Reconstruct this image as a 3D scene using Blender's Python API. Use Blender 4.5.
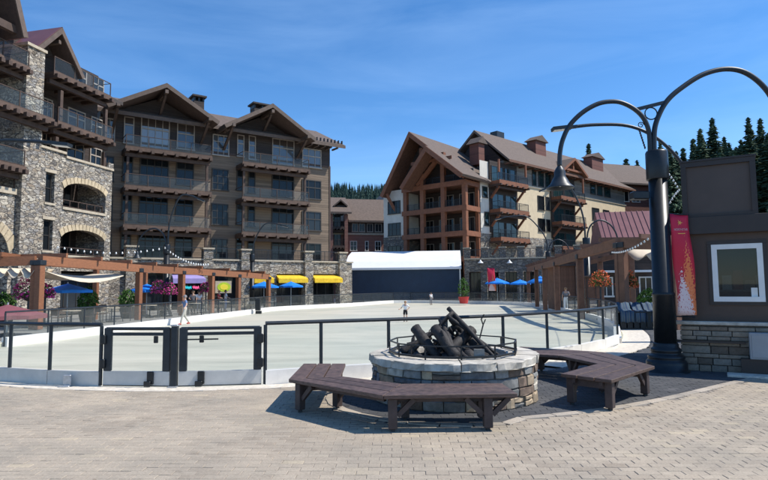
import bpy, bmesh, math, random
from mathutils import Vector, Matrix
R = math.radians
random.seed(7)
for o in list(bpy.data.objects): bpy.data.objects.remove(o)
scene = bpy.context.scene
COL = scene.collection

# ------------------------------------------------------------------ camera
FPX, HC, EYE = 565.0, 286.0, 1.8
PITCH = math.atan((HC-240)/FPX); ROLL = R(0.5)
_f = Vector((0, math.cos(PITCH), math.sin(PITCH)))
_u0 = Vector((0, -math.sin(PITCH), math.cos(PITCH))); _r0 = Vector((1, 0, 0))
_up = _u0*math.cos(ROLL) + _r0*math.sin(ROLL)
_rt = _r0*math.cos(ROLL) - _u0*math.sin(ROLL)
cam_data = bpy.data.cameras.new('camera'); cam = bpy.data.objects.new('camera', cam_data); COL.objects.link(cam)
cam_data.sensor_width = 36; cam_data.lens = 36*FPX/768; cam_data.clip_end = 3000; cam_data.clip_start = 0.05
m = Matrix.Identity(4)
for i in range(3):
    m[i][0] = _rt[i]; m[i][1] = _up[i]; m[i][2] = -_f[i]
m[2][3] = EYE
cam.matrix_world = m
scene.camera = cam
EYEP = Vector((0, 0, EYE))
def ray(x, y): return _f + _rt*((x-384)/FPX) + _up*((240-y)/FPX)
def G(x, y, z=0.0):                       # pixel to a point on a level surface
    d = ray(x, y); t = (z-EYE)/d.z; return EYEP + d*t
def AT(x, y, Y):                          # pixel at a known depth
    d = ray(x, y); return EYEP + d*(Y/d.y)

# ------------------------------------------------------------------ sky and sun
SUN_EL, SUN_AZ = R(53), R(92)            # azimuth measured from +Y towards +X
sun_dir = Vector((math.sin(SUN_AZ)*math.cos(SUN_EL), math.cos(SUN_AZ)*math.cos(SUN_EL), math.sin(SUN_EL)))
world = bpy.data.worlds.new('World'); scene.world = world; world.use_nodes = True
nt = world.node_tree; nt.nodes.clear()
wo = nt.nodes.new('ShaderNodeOutputWorld'); bg = nt.nodes.new('ShaderNodeBackground')
sky = nt.nodes.new('ShaderNodeTexSky'); sky.sky_type = 'NISHITA'; sky.sun_disc = False
sky.sun_elevation = SUN_EL; sky.sun_rotation = SUN_AZ; sky.altitude = 1000; sky.air_density = 1.0; sky.dust_density = 0.15; sky.ozone_density = 5.0
tc = nt.nodes.new('ShaderNodeTexCoord'); mp = nt.nodes.new('ShaderNodeMapping'); mp.inputs['Scale'].default_value = (1.1, 2.4, 6.5)
mp.inputs['Rotation'].default_value = (0, R(14), 0)
nz = nt.nodes.new('ShaderNodeTexNoise'); nz.inputs['Scale'].default_value = 1.7; nz.inputs['Detail'].default_value = 7; nz.inputs['Roughness'].default_value = 0.55; nz.inputs['Distortion'].default_value = 0.5
rp = nt.nodes.new('ShaderNodeValToRGB'); rp.color_ramp.elements[0].position = 0.42; rp.color_ramp.elements[1].position = 0.86
rp.color_ramp.elements[0].color = (0, 0, 0, 1); rp.color_ramp.elements[1].color = (0.2, 0.2, 0.2, 1)
mx = nt.nodes.new('ShaderNodeMix'); mx.data_type = 'RGBA'; mx.inputs[7].default_value = (5.2, 7.6, 11.0, 1)
nt.links.new(tc.outputs['Generated'], mp.inputs['Vector']); nt.links.new(mp.outputs[0], nz.inputs['Vector']); nt.links.new(nz.outputs['Fac'], rp.inputs[0])
hs = nt.nodes.new('ShaderNodeHueSaturation'); hs.inputs['Saturation'].default_value = 1.19; hs.inputs['Value'].default_value = 1.38; nt.links.new(sky.outputs[0], hs.inputs['Color'])
nt.links.new(rp.outputs[0], mx.inputs[0]); nt.links.new(hs.outputs[0], mx.inputs[6]); nt.links.new(mx.outputs[2], bg.inputs[0])
bg.inputs[1].default_value = 0.1; nt.links.new(bg.outputs[0], wo.inputs[0])
sd = bpy.data.lights.new('sun', 'SUN'); sd.energy = 4.0; sd.angle = R(0.53); sd.color = (1, 0.95, 0.87)
sun = bpy.data.objects.new('sun', sd); COL.objects.link(sun); sun.rotation_euler = (-sun_dir).to_track_quat('-Z', 'Y').to_euler(); sun.location = (60, 0, 80)
scene.view_settings.view_transform = 'Standard'; scene.view_settings.look = 'None'; scene.view_settings.gamma = 1; scene.view_settings.exposure = 0.5

# ------------------------------------------------------------------ materials
MATS = {}
def new_mat(name):
    mt = bpy.data.materials.new(name); mt.use_nodes = True; MATS[name] = mt
    return mt, mt.node_tree.nodes, mt.node_tree.links, mt.node_tree.nodes['Principled BSDF']
def ramp(N, L, src, stops):
    r = N.new('ShaderNodeValToRGB'); e = r.color_ramp.elements
    while len(e) < len(stops): e.new(0.5)
    for q, (p, c) in zip(e, stops): q.position = p; q.color = (*c, 1) if len(c) == 3 else c
    L.new(src, r.inputs[0]); return r
def bump(N, L, h, bs, strength=0.3, dist=0.02):
    b = N.new('ShaderNodeBump'); b.inputs['Strength'].default_value = strength; b.inputs['Distance'].default_value = dist
    L.new(h, b.inputs['Height']); L.new(b.outputs[0], bs.inputs['Normal'])
def mul(c, k): return tuple(min(1, a*k) for a in c)
def mat(name, c, rough=0.7, var=0.25, scale=6, metal=0, bmp=0.15, objvar=0.0, stretch=None, spec=None, detail=5):
    """plain surface: noise variation, optional per-object variation"""
    mt, N, L, b = new_mat(name)
    t = N.new('ShaderNodeTexCoord'); src = t.outputs['Object']
    if stretch:
        mpn = N.new('ShaderNodeMapping'); mpn.inputs['Scale'].default_value = stretch; L.new(src, mpn.inputs[0]); src = mpn.outputs[0]
    n = N.new('ShaderNodeTexNoise'); n.inputs['Scale'].default_value = scale; n.inputs['Detail'].default_value = detail; n.inputs['Roughness'].default_value = 0.65
    L.new(src, n.inputs['Vector'])
    r = ramp(N, L, n.outputs['Fac'], [(0.28, mul(c, 1-var)), (0.72, mul(c, 1+var))])
    out = r.outputs[0]
    if objvar:
        oi = N.new('ShaderNodeObjectInfo'); mr = N.new('ShaderNodeMapRange'); mr.inputs[3].default_value = 1-objvar; mr.inputs[4].default_value = 1+objvar
        L.new(oi.outputs['Random'], mr.inputs[0]); hv = N.new('ShaderNodeHueSaturation'); L.new(mr.outputs[0], hv.inputs['Value']); L.new(out, hv.inputs['Color']); out = hv.outputs[0]
    L.new(out, b.inputs['Base Color']); b.inputs['Roughness'].default_value = rough; b.inputs['Metallic'].default_value = metal
    if spec is not None: b.inputs['Specular IOR Level'].default_value = spec
    if bmp: bump(N, L, n.outputs['Fac'], b, bmp, 0.01)
    return mt
def siding(name, c, board=0.2, var=0.3, gap=0.1, rough=0.75):
    """horizontal boards told apart only by relief and tint"""
    mt, N, L, b = new_mat(name)
    t = N.new('ShaderNodeTexCoord'); sp = N.new('ShaderNodeSeparateXYZ'); L.new(t.outputs['Object'], sp.inputs[0])
    d = N.new('ShaderNodeMath'); d.operation = 'DIVIDE'; d.inputs[1].default_value = board; L.new(sp.outputs[2], d.inputs[0])
    fr = N.new('ShaderNodeMath'); fr.operation = 'FRACT'; L.new(d.outputs[0], fr.inputs[0])
    fl = N.new('ShaderNodeMath'); fl.operation = 'FLOOR'; L.new(d.outputs[0], fl.inputs[0])
    wn = N.new('ShaderNodeTexWhiteNoise'); wn.noise_dimensions = '1D'; L.new(fl.outputs[0], wn.inputs['W'])
    n = N.new('ShaderNodeTexNoise'); n.inputs['Scale'].default_value = 1.3; n.inputs['Detail'].default_value = 6
    mpn = N.new('ShaderNodeMapping'); mpn.inputs['Scale'].default_value = (0.6, 0.6, 5); L.new(t.outputs['Object'], mpn.inputs[0]); L.new(mpn.outputs[0], n.inputs['Vector'])
    ad = N.new('ShaderNodeMath'); ad.operation = 'ADD'; L.new(wn.outputs['Value'], ad.inputs[0]); L.new(n.outputs['Fac'], ad.inputs[1])
    r = ramp(N, L, ad.outputs[0], [(0.35, mul(c, 1-var)), (1.0, mul(c, 1+var))]); r.color_ramp.elements[1].position = 1.0
    gt = ramp(N, L, fr.outputs[0], [(0.0, (0.25,)*3), (gap, (1, 1, 1))])
    mm = N.new('ShaderNodeMix'); mm.data_type = 'RGBA'; mm.blend_type = 'MULTIPLY'; mm.inputs[0].default_value = 1
    L.new(r.outputs[0], mm.inputs[6]); L.new(gt.outputs[0], mm.inputs[7]); L.new(mm.outputs[2], b.inputs['Base Color'])
    b.inputs['Roughness'].default_value = rough; bump(N, L, gt.outputs[0], b, 0.6, 0.02)
    return mt
def stone_far(name, cols, scale=2.2, mortar=(0.1, 0.09, 0.08)):
    """rubble stone too far away to pick the stones apart"""
    mt, N, L, b = new_mat(name)
    t = N.new('ShaderNodeTexCoord'); mpn = N.new('ShaderNodeMapping'); mpn.inputs['Scale'].default_value = (0.65, 0.65, 1.4); L.new(t.outputs['Object'], mpn.inputs[0])
    nn = N.new('ShaderNodeTexNoise'); nn.inputs['Scale'].default_value = 3; L.new(mpn.outputs[0], nn.inputs['Vector'])
    mv = N.new('ShaderNodeVectorMath'); mv.operation = 'MULTIPLY_ADD'; mv.inputs[1].default_value = (0.45,)*3
    L.new(nn.outputs['Color'], mv.inputs[0]); L.new(mpn.outputs[0], mv.inputs[2])
    v = N.new('ShaderNodeTexVoronoi'); v.inputs['Scale'].default_value = scale; L.new(mv.outputs[0], v.inputs['Vector'])
    ve = N.new('ShaderNodeTexVoronoi'); ve.feature = 'DISTANCE_TO_EDGE'; ve.inputs['Scale'].default_value = scale; L.new(mv.outputs[0], ve.inputs['Vector'])
    sp = N.new('ShaderNodeSeparateColor'); L.new(v.outputs['Color'], sp.inputs[0])
    r = ramp(N, L, sp.outputs[0], [(i/(len(cols)-1), c) for i, c in enumerate(cols)])
    n2 = N.new('ShaderNodeTexNoise'); n2.inputs['Scale'].default_value = 9; n2.inputs['Detail'].default_value = 6; L.new(t.outputs['Object'], n2.inputs['Vector'])
    n2r = ramp(N, L, n2.outputs['Fac'], [(0.3, (0.6,)*3), (0.7, (1.25,)*3)])
    m0 = N.new('ShaderNodeMix'); m0.data_type = 'RGBA'; m0.blend_type = 'MULTIPLY'; m0.inputs[0].default_value = 1; L.new(r.outputs[0], m0.inputs[6]); L.new(n2r.outputs[0], m0.inputs[7])
    er = ramp(N, L, ve.outputs['Distance'], [(0.02, (0, 0, 0)), (0.075, (1, 1, 1))])
    mm = N.new('ShaderNodeMix'); mm.data_type = 'RGBA'; L.new(er.outputs[0], mm.inputs[0]); mm.inputs[6].default_value = (*mortar, 1); L.new(m0.outputs[2], mm.inputs[7])
    L.new(mm.outputs[2], b.inputs['Base Color']); b.inputs['Roughness'].default_value = 0.9; bump(N, L, er.outputs[0], b, 0.9, 0.06)
    return mt
def shingle(name, c, rough=0.85):
    mt, N, L, b = new_mat(name)
    t = N.new('ShaderNodeTexCoord'); n = N.new('ShaderNodeTexNoise'); n.inputs['Scale'].default_value = 3.5; n.inputs['Detail'].default_value = 8; n.inputs['Roughness'].default_value = 0.7
    L.new(t.outputs['Object'], n.inputs['Vector'])
    sp = N.new('ShaderNodeSeparateXYZ'); L.new(t.outputs['Object'], sp.inputs[0])
    d = N.new('ShaderNodeMath'); d.operation = 'MULTIPLY'; d.inputs[1].default_value = 5.5; L.new(sp.outputs[2], d.inputs[0])
    fr = N.new('ShaderNodeMath'); fr.operation = 'FRACT'; L.new(d.outputs[0], fr.inputs[0])
    r = ramp(N, L, n.outputs['Fac'], [(0.3, mul(c, 0.7)), (0.7, mul(c, 1.3))]); g = ramp(N, L, fr.outputs[0], [(0, (0.6,)*3), (0.25, (1, 1, 1))])
    mm = N.new('ShaderNodeMix'); mm.data_type = 'RGBA'; mm.blend_type = 'MULTIPLY'; mm.inputs[0].default_value = 1; L.new(r.outputs[0], mm.inputs[6]); L.new(g.outputs[0], mm.inputs[7])
    L.new(mm.outputs[2], b.inputs['Base Color']); b.inputs['Roughness'].default_value = rough; bump(N, L, g.outputs[0], b, 0.5, 0.02)
    return mt
def glassy(name, tint, refl=0.1, rough=0.02, clear=True):
    mt = bpy.data.materials.new(name); mt.use_nodes = True; MATS[name] = mt; N = mt.node_tree.nodes; L = mt.node_tree.links; N.clear()
    o = N.new('ShaderNodeOutputMaterial'); t = N.new('ShaderNodeBsdfTransparent'); t.inputs[0].default_value = (*tint, 1)
    g = N.new('ShaderNodeBsdfGlossy'); g.inputs['Roughness'].default_value = rough; fr = N.new('ShaderNodeLayerWeight'); fr.inputs[0].default_value = 0.5
    pw = N.new('ShaderNodeMath'); pw.operation = 'POWER'; pw.inputs[1].default_value = 4; L.new(fr.outputs['Facing'], pw.inputs[0])
    ad = N.new('ShaderNodeMath'); ad.operation = 'MULTIPLY_ADD'; ad.inputs[1].default_value = 0.5; ad.inputs[2].default_value = refl; ad.use_clamp = True; L.new(pw.outputs[0], ad.inputs[0])
    mxs = N.new('ShaderNodeMixShader'); L.new(ad.outputs[0], mxs.inputs[0]); L.new(t.outputs[0], mxs.inputs[1]); L.new(g.outputs[0], mxs.inputs[2])
    # a film of dust scatters a little light
    df = N.new('ShaderNodeBsdfDiffuse'); df.inputs[0].default_value = (0.5, 0.56, 0.56, 1); m2 = N.new('ShaderNodeMixShader'); m2.inputs[0].default_value = 0.025
    L.new(mxs.outputs[0], m2.inputs[1]); L.new(df.outputs[0], m2.inputs[2]); L.new(m2.outputs[0], o.inputs[0]); return mt
def leafmat(name, c, var=0.35):
    mt, N, L, b = new_mat(name)
    g = N.new('ShaderNodeNewGeometry'); r = ramp(N, L, g.outputs['Random Per Island'], [(0, mul(c, 1-var)), (1, mul(c, 1+var))])
    L.new(r.outputs[0], b.inputs['Base Color']); b.inputs['Roughness'].default_value = 0.85; b.inputs['Specular IOR Level'].default_value = 0.15
    return mt
def tintmat(name, stops, rough=0.85, nscale=60):
    """pavers: each piece carries its own tint value"""
    mt, N, L, b = new_mat(name)
    a = N.new('ShaderNodeAttribute'); a.attribute_name = 'tint'; r = ramp(N, L, a.outputs['Fac'], stops)
    g = N.new('ShaderNodeNewGeometry')
    n = N.new('ShaderNodeTexNoise'); n.inputs['Scale'].default_value = nscale; n.inputs['Detail'].default_value = 4; L.new(g.outputs['Position'], n.inputs['Vector'])
    n2 = N.new('ShaderNodeTexNoise'); n2.inputs['Scale'].default_value = 0.9; n2.inputs['Detail'].default_value = 6; n2.inputs['Roughness'].default_value = 0.6; L.new(g.outputs['Position'], n2.inputs['Vector'])
    a1 = ramp(N, L, n.outputs['Fac'], [(0.3, (0.82,)*3), (0.7, (1.12,)*3)]); a2 = ramp(N, L, n2.outputs['Fac'], [(0.3, (0.78, 0.79, 0.8)), (0.62, (1.1, 1.08, 1.05))])
    vg = N.new('ShaderNodeTexVoronoi'); vg.inputs['Scale'].default_value = 2.6; L.new(g.outputs['Position'], vg.inputs['Vector']); a3 = ramp(N, L, vg.outputs['Distance'], [(0.03, (0.66, 0.64, 0.62)), (0.06, (1, 1, 1))])
    n3 = N.new('ShaderNodeTexNoise'); n3.inputs['Scale'].default_value = 2.3; n3.inputs['Detail'].default_value = 8; n3.inputs['Roughness'].default_value = 0.7; L.new(g.outputs['Position'], n3.inputs['Vector']); a4 = ramp(N, L, n3.outputs['Fac'], [(0.3, (0.72, 0.71, 0.7)), (0.42, (1, 1, 1))])
    cur = r.outputs[0]
    for k in (a1, a2, a3, a4):
        mm = N.new('ShaderNodeMix'); mm.data_type = 'RGBA'; mm.blend_type = 'MULTIPLY'; mm.inputs[0].default_value = 1; L.new(cur, mm.inputs[6]); L.new(k.outputs[0], mm.inputs[7]); cur = mm.outputs[2]
    L.new(cur, b.inputs['Base Color']); b.inputs['Roughness'].default_value = rough; bump(N, L, n.outputs['Fac'], b, 0.25, 0.004)
    return mt

mat('steel_black', (0.016, 0.019, 0.022), 0.38, 0.2, 12, 0.3, 0.05)
mat('steel_dark', (0.02, 0.027, 0.034), 0.45, 0.25, 9, 0.2, 0.08)
mat('galvanised', (0.45, 0.46, 0.47), 0.45, 0.2, 20, 0.6, 0.05)
mat('charred', (0.024, 0.021, 0.02), 0.7, 0.6, 22, 0.1, 1.0)
mat('bench_wood', (0.088, 0.055, 0.044), 0.6, 0.6, 4, 0, 0.25, 0.18, stretch=(3, 3, 14))
mat('bench_leg', (0.05, 0.035, 0.033), 0.65, 0.35, 8, 0, 0.2, 0.12)
mat('white_kerb', (0.78, 0.76, 0.71), 0.5, 0.1, 3, 0, 0.05)
mat('grey_kerb', (0.55, 0.54, 0.5), 0.55, 0.14, 2.2, 0, 0.08, 0.06)
mat('concrete_light', (0.6, 0.54, 0.45), 0.9, 0.3, 9, 0, 0.3)
mat('ground_far', (0.2, 0.19, 0.175), 0.9, 0.25, 0.6, 0, 0.1)
mat('joint_sand', (0.2, 0.175, 0.15), 1, 0.3, 18, 0, 0.2)
mat('joint_dark', (0.03, 0.03, 0.032), 1, 0.3, 18, 0, 0.2)
mat('mortar', (0.11, 0.1, 0.09), 0.95, 0.3, 25, 0, 0.4)
for nm, c in (('stone_grey', (0.2, 0.2, 0.19)), ('stone_tan', (0.36, 0.28, 0.19)), ('stone_brown', (0.16, 0.115, 0.085)), ('stone_pale', (0.42, 0.39, 0.33)), ('stone_blue', (0.15, 0.16, 0.17))):
    mat(nm, c, 0.9, 0.45, 9, 0, 0.6, 0.2, detail=8)
mat('cap_stone', (0.5, 0.46, 0.39), 0.9, 0.35, 7, 0, 0.5, 0.12, detail=8)
for nm, c in (('ashlar_a', (0.2, 0.155, 0.115)), ('ashlar_b', (0.27, 0.215, 0.16)), ('ashlar_c', (0.14, 0.108, 0.08)), ('ashlar_d', (0.23, 0.2, 0.16))):
    mat(nm, c, 0.9, 0.3, 14, 0, 0.4, 0.12)
mat('kiosk_wall', (0.075, 0.047, 0.034), 0.6, 0.12, 3, 0, 0.05)
mat('kiosk_trim', (0.032, 0.022, 0.019), 0.5, 0.15, 4, 0, 0.05)
mat('kiosk_panel', (0.08, 0.058, 0.048), 0.6, 0.12, 2, 0, 0.03)
mat('white_paint', (0.75, 0.74, 0.71), 0.5, 0.06, 4, 0, 0.04)
mat('grey_box', (0.3, 0.31, 0.32), 0.5, 0.1, 3, 0.1, 0.04)
mat('timber', (0.24, 0.095, 0.042), 0.65, 0.28, 3, 0, 0.15, 0.12, stretch=(2, 2, 8))
mat('timber_dark', (0.15, 0.07, 0.04), 0.7, 0.3, 3, 0, 0.15, 0.12)
mat('timber_red', (0.21, 0.08, 0.038), 0.7, 0.25, 2, 0, 0.15, 0.08)
mat('deck_wood', (0.11, 0.068, 0.048), 0.75, 0.3, 3, 0, 0.15, 0.1)
mat('wood_brown', (0.07, 0.043, 0.031), 0.75, 0.3, 3, 0, 0.15, 0.1)
mat('soffit', (0.075, 0.048, 0.037), 0.8, 0.25, 4, 0, 0.1)
mat('fascia', (0.115, 0.08, 0.06), 0.7, 0.25, 3, 0, 0.1, 0.08)
siding('siding_dark', (0.036, 0.025, 0.02), 0.22)
siding('siding_tan', (0.16, 0.115, 0.078), 0.24)
siding('siding_red', (0.13, 0.05, 0.035), 0.25)
siding('siding_grey', (0.2, 0.18, 0.155), 0.25)
siding('brick_far', (0.24, 0.11, 0.08), 0.09, 0.2, 0.2)
mat('stucco_white', (0.62, 0.58, 0.5), 0.9, 0.1, 1.5, 0, 0.1)
mat('stucco_cream', (0.62, 0.5, 0.33), 0.9, 0.1, 1.5, 0, 0.1)
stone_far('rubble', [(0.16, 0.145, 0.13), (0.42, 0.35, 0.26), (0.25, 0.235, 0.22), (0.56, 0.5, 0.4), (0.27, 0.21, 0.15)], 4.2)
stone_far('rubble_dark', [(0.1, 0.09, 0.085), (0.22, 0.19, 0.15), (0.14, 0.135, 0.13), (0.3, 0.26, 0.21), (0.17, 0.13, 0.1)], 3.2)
mat('arch_stone', (0.5, 0.4, 0.26), 0.9, 0.25, 4, 0, 0.2, 0.1)
mat('cap_pale', (0.45, 0.38, 0.28), 0.9, 0.2, 4, 0, 0.2)
shingle('roof_brown', (0.13, 0.095, 0.075)); shingle('roof_grey', (0.24, 0.23, 0.22)); shingle('roof_dark', (0.06, 0.048, 0.042))
mat('roof_metal', (0.2, 0.085, 0.085), 0.45, 0.15, 1, 0.3, 0.05)
mat('win_frame', (0.34, 0.29, 0.24), 0.6, 0.1, 3, 0, 0)
mat('win_frame_white', (0.65, 0.63, 0.58), 0.6, 0.1, 3, 0, 0)
mat('win_frame_dark', (0.04, 0.035, 0.03), 0.6, 0.1, 3, 0, 0)
mat('dark_room', (0.012, 0.012, 0.013), 0.8, 0.6, 1.2, 0, 0)
mat('shop_dark', (0.03, 0.028, 0.027), 0.6, 0.7, 1.7, 0, 0)
def winmat(name, c, spec):
    mt, N, L, b = new_mat(name)
    oi = N.new('ShaderNodeObjectInfo'); r = ramp(N, L, oi.outputs['Random'], [(0, mul(c, 0.5)), (0.6, c), (1, mul(c, 2.2))])
    L.new(r.outputs[0], b.inputs['Base Color']); b.inputs['Roughness'].default_value = 0.06; b.inputs['Specular IOR Level'].default_value = spec
    t = N.new('ShaderNodeTexCoord'); n = N.new('ShaderNodeTexNoise'); n.inputs['Scale'].default_value = 0.8; L.new(t.outputs['Object'], n.inputs['Vector']); bump(N, L, n.outputs['Fac'], b, 0.1, 0.03)
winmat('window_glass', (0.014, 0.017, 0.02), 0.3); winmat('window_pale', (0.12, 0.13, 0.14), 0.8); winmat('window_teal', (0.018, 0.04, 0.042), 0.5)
glassy('rink_glass', (0.965, 0.98, 0.97), 0.02); glassy('balcony_glass', (0.92, 0.94, 0.94), 0.008); glassy('kiosk_glass', (0.45, 0.5, 0.5), 0.03)
mat('tent_white', (0.74, 0.75, 0.76), 0.6, 0.04, 1, 0, 0.05)
mat('tent_blue', (0.012, 0.03, 0.062), 0.7, 0.15, 1.2, 0, 0.05)
mat('awning_yellow', (0.75, 0.47, 0.02), 0.85, 0.22, 5, 0, 0.05)
mat('awning_purple', (0.3, 0.25, 0.5), 0.7, 0.1, 2, 0, 0.05)
mat('umbrella_blue', (0.0, 0.2, 0.72), 0.65, 0.12, 2, 0, 0.05)
mat('umbrella_red', (0.2, 0.06, 0.07), 0.7, 0.1, 2, 0, 0.05)
mat('canvas', (0.62, 0.53, 0.4), 0.9, 0.12, 3, 0, 0.1)
leafmat('needles', (0.05, 0.08, 0.045), 0.5); leafmat('needles_far', (0.03, 0.06, 0.05)); leafmat('leaves', (0.06, 0.13, 0.03))
leafmat('pink_petals', (0.6, 0.06, 0.28), 0.5); leafmat('orange_petals', (0.75, 0.18, 0.08), 0.4)
mat('bark', (0.08, 0.055, 0.04), 0.9, 0.4, 6, 0, 0.5)
mat('hill_green', (0.018, 0.035, 0.024), 1, 0.4, 0.05, 0, 0)
mat('pot_red', (0.5, 0.03, 0.03), 0.5, 0.15, 3); mat('pot_dark', (0.04, 0.035, 0.03), 0.7, 0.2, 4)
mat('skin', (0.5, 0.3, 0.21), 0.55, 0.08, 6, 0, 0); mat('hair', (0.06, 0.035, 0.02), 0.6, 0.3, 40, 0, 0.2)
mat('hair_fair', (0.3, 0.17, 0.08), 0.6, 0.3, 40, 0, 0.2)
for nm, c in (('cloth_blue', (0.13, 0.2, 0.36)), ('cloth_beige', (0.5, 0.47, 0.4)), ('cloth_white', (0.75, 0.75, 0.74)), ('cloth_black', (0.015, 0.015, 0.018)), ('cloth_red', (0.45, 0.05, 0.04)), ('cloth_grey', (0.2, 0.2, 0.21)), ('cloth_pink', (0.55, 0.2, 0.22))):
    mat(nm, c, 0.85, 0.12, 14, 0, 0.1)
mat('gold', (0.9, 0.55, 0.1), 0.5, 0.05, 3, 0, 0); mat('print_white', (0.85, 0.83, 0.8), 0.6, 0.03, 3, 0, 0)
mat('sign_green', (0.45, 0.6, 0.03), 0.5, 0.3, 6, 0, 0); mat('sign_yellow', (0.85, 0.7, 0.05), 0.5, 0.05, 3, 0, 0)
def emit(name, c, s):
    mt, N, L, b = new_mat(name); b.inputs['Base Color'].default_value = (*c, 1); b.inputs['Emission Color'].default_value = (*c, 1); b.inputs['Emission Strength'].default_value = s
emit('neon_cyan', (0.05, 0.6, 0.7), 0.7); emit('neon_pink', (0.9, 0.15, 0.35), 0.7)
mat('bulb', (0.85, 0.85, 0.8), 0.2, 0.03, 3, 0, 0)
# the rink floor: pale worn surface with sweeping marks
def rink_mat():
    mt, N, L, b = new_mat('rink_floor')
    t = N.new('ShaderNodeTexCoord'); m1 = N.new('ShaderNodeMapping'); m1.inputs['Scale'].default_value = (0.12, 0.55, 1); m1.inputs['Rotation'].default_value = (0, 0, R(8)); L.new(t.outputs['Object'], m1.inputs[0])
    n = N.new('ShaderNodeTexNoise'); n.inputs['Scale'].default_value = 1.6; n.inputs['Detail'].default_value = 8; n.inputs['Roughness'].default_value = 0.7; n.inputs['Distortion'].default_value = 0.6; L.new(m1.outputs[0], n.inputs['Vector'])
    n2 = N.new('ShaderNodeTexNoise'); n2.inputs['Scale'].default_value = 0.16; n2.inputs['Detail'].default_value = 4; L.new(t.outputs['Object'], n2.inputs['Vector'])
    r = ramp(N, L, n.outputs['Fac'], [(0.28, (0.42, 0.41, 0.345)), (0.5, (0.56, 0.535, 0.45)), (0.72, (0.64, 0.61, 0.52))]); r2 = ramp(N, L, n2.outputs['Fac'], [(0.35, (0.9, 0.93, 0.9)), (0.65, (1.06, 1.03, 0.98))])
    mm = N.new('ShaderNodeMix'); mm.data_type = 'RGBA'; mm.blend_type = 'MULTIPLY'; mm.inputs[0].default_value = 1; L.new(r.outputs[0], mm.inputs[6]); L.new(r2.outputs[0], mm.inputs[7])
    m3 = N.new('ShaderNodeMapping'); m3.inputs['Scale'].default_value = (0.25, 3.2, 1); m3.inputs['Rotation'].default_value = (0, 0, R(-9)); L.new(t.outputs['Object'], m3.inputs[0])
    n3 = N.new('ShaderNodeTexNoise'); n3.inputs['Scale'].default_value = 1.4; n3.inputs['Detail'].default_value = 10; n3.inputs['Roughness'].default_value = 0.75; n3.inputs['Distortion'].default_value = 1.2; L.new(m3.outputs[0], n3.inputs['Vector'])
    r3 = ramp(N, L, n3.outputs['Fac'], [(0.36, (0.84, 0.86, 0.85)), (0.46, (1, 1, 1)), (0.62, (1.0, 1.0, 1.0)), (0.7, (1.08, 1.07, 1.05))])
    m4 = N.new('ShaderNodeMix'); m4.data_type = 'RGBA'; m4.blend_type = 'MULTIPLY'; m4.inputs[0].default_value = 1; L.new(mm.outputs[2], m4.inputs[6]); L.new(r3.outputs[0], m4.inputs[7])
    L.new(m4.outputs[2], b.inputs['Base Color']); b.inputs['Roughness'].default_value = 0.5
rink_mat()
tintmat('paver_tan', [(0, (0.305, 0.25, 0.19)), (0.35, (0.36, 0.302, 0.233)), (0.75, (0.39, 0.33, 0.255)), (1, (0.43, 0.36, 0.262))])
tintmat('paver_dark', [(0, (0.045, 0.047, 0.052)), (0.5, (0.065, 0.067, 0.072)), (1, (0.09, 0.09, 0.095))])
tintmat('edging', [(0, (0.32, 0.28, 0.23)), (1, (0.45, 0.39, 0.32))])

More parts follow.
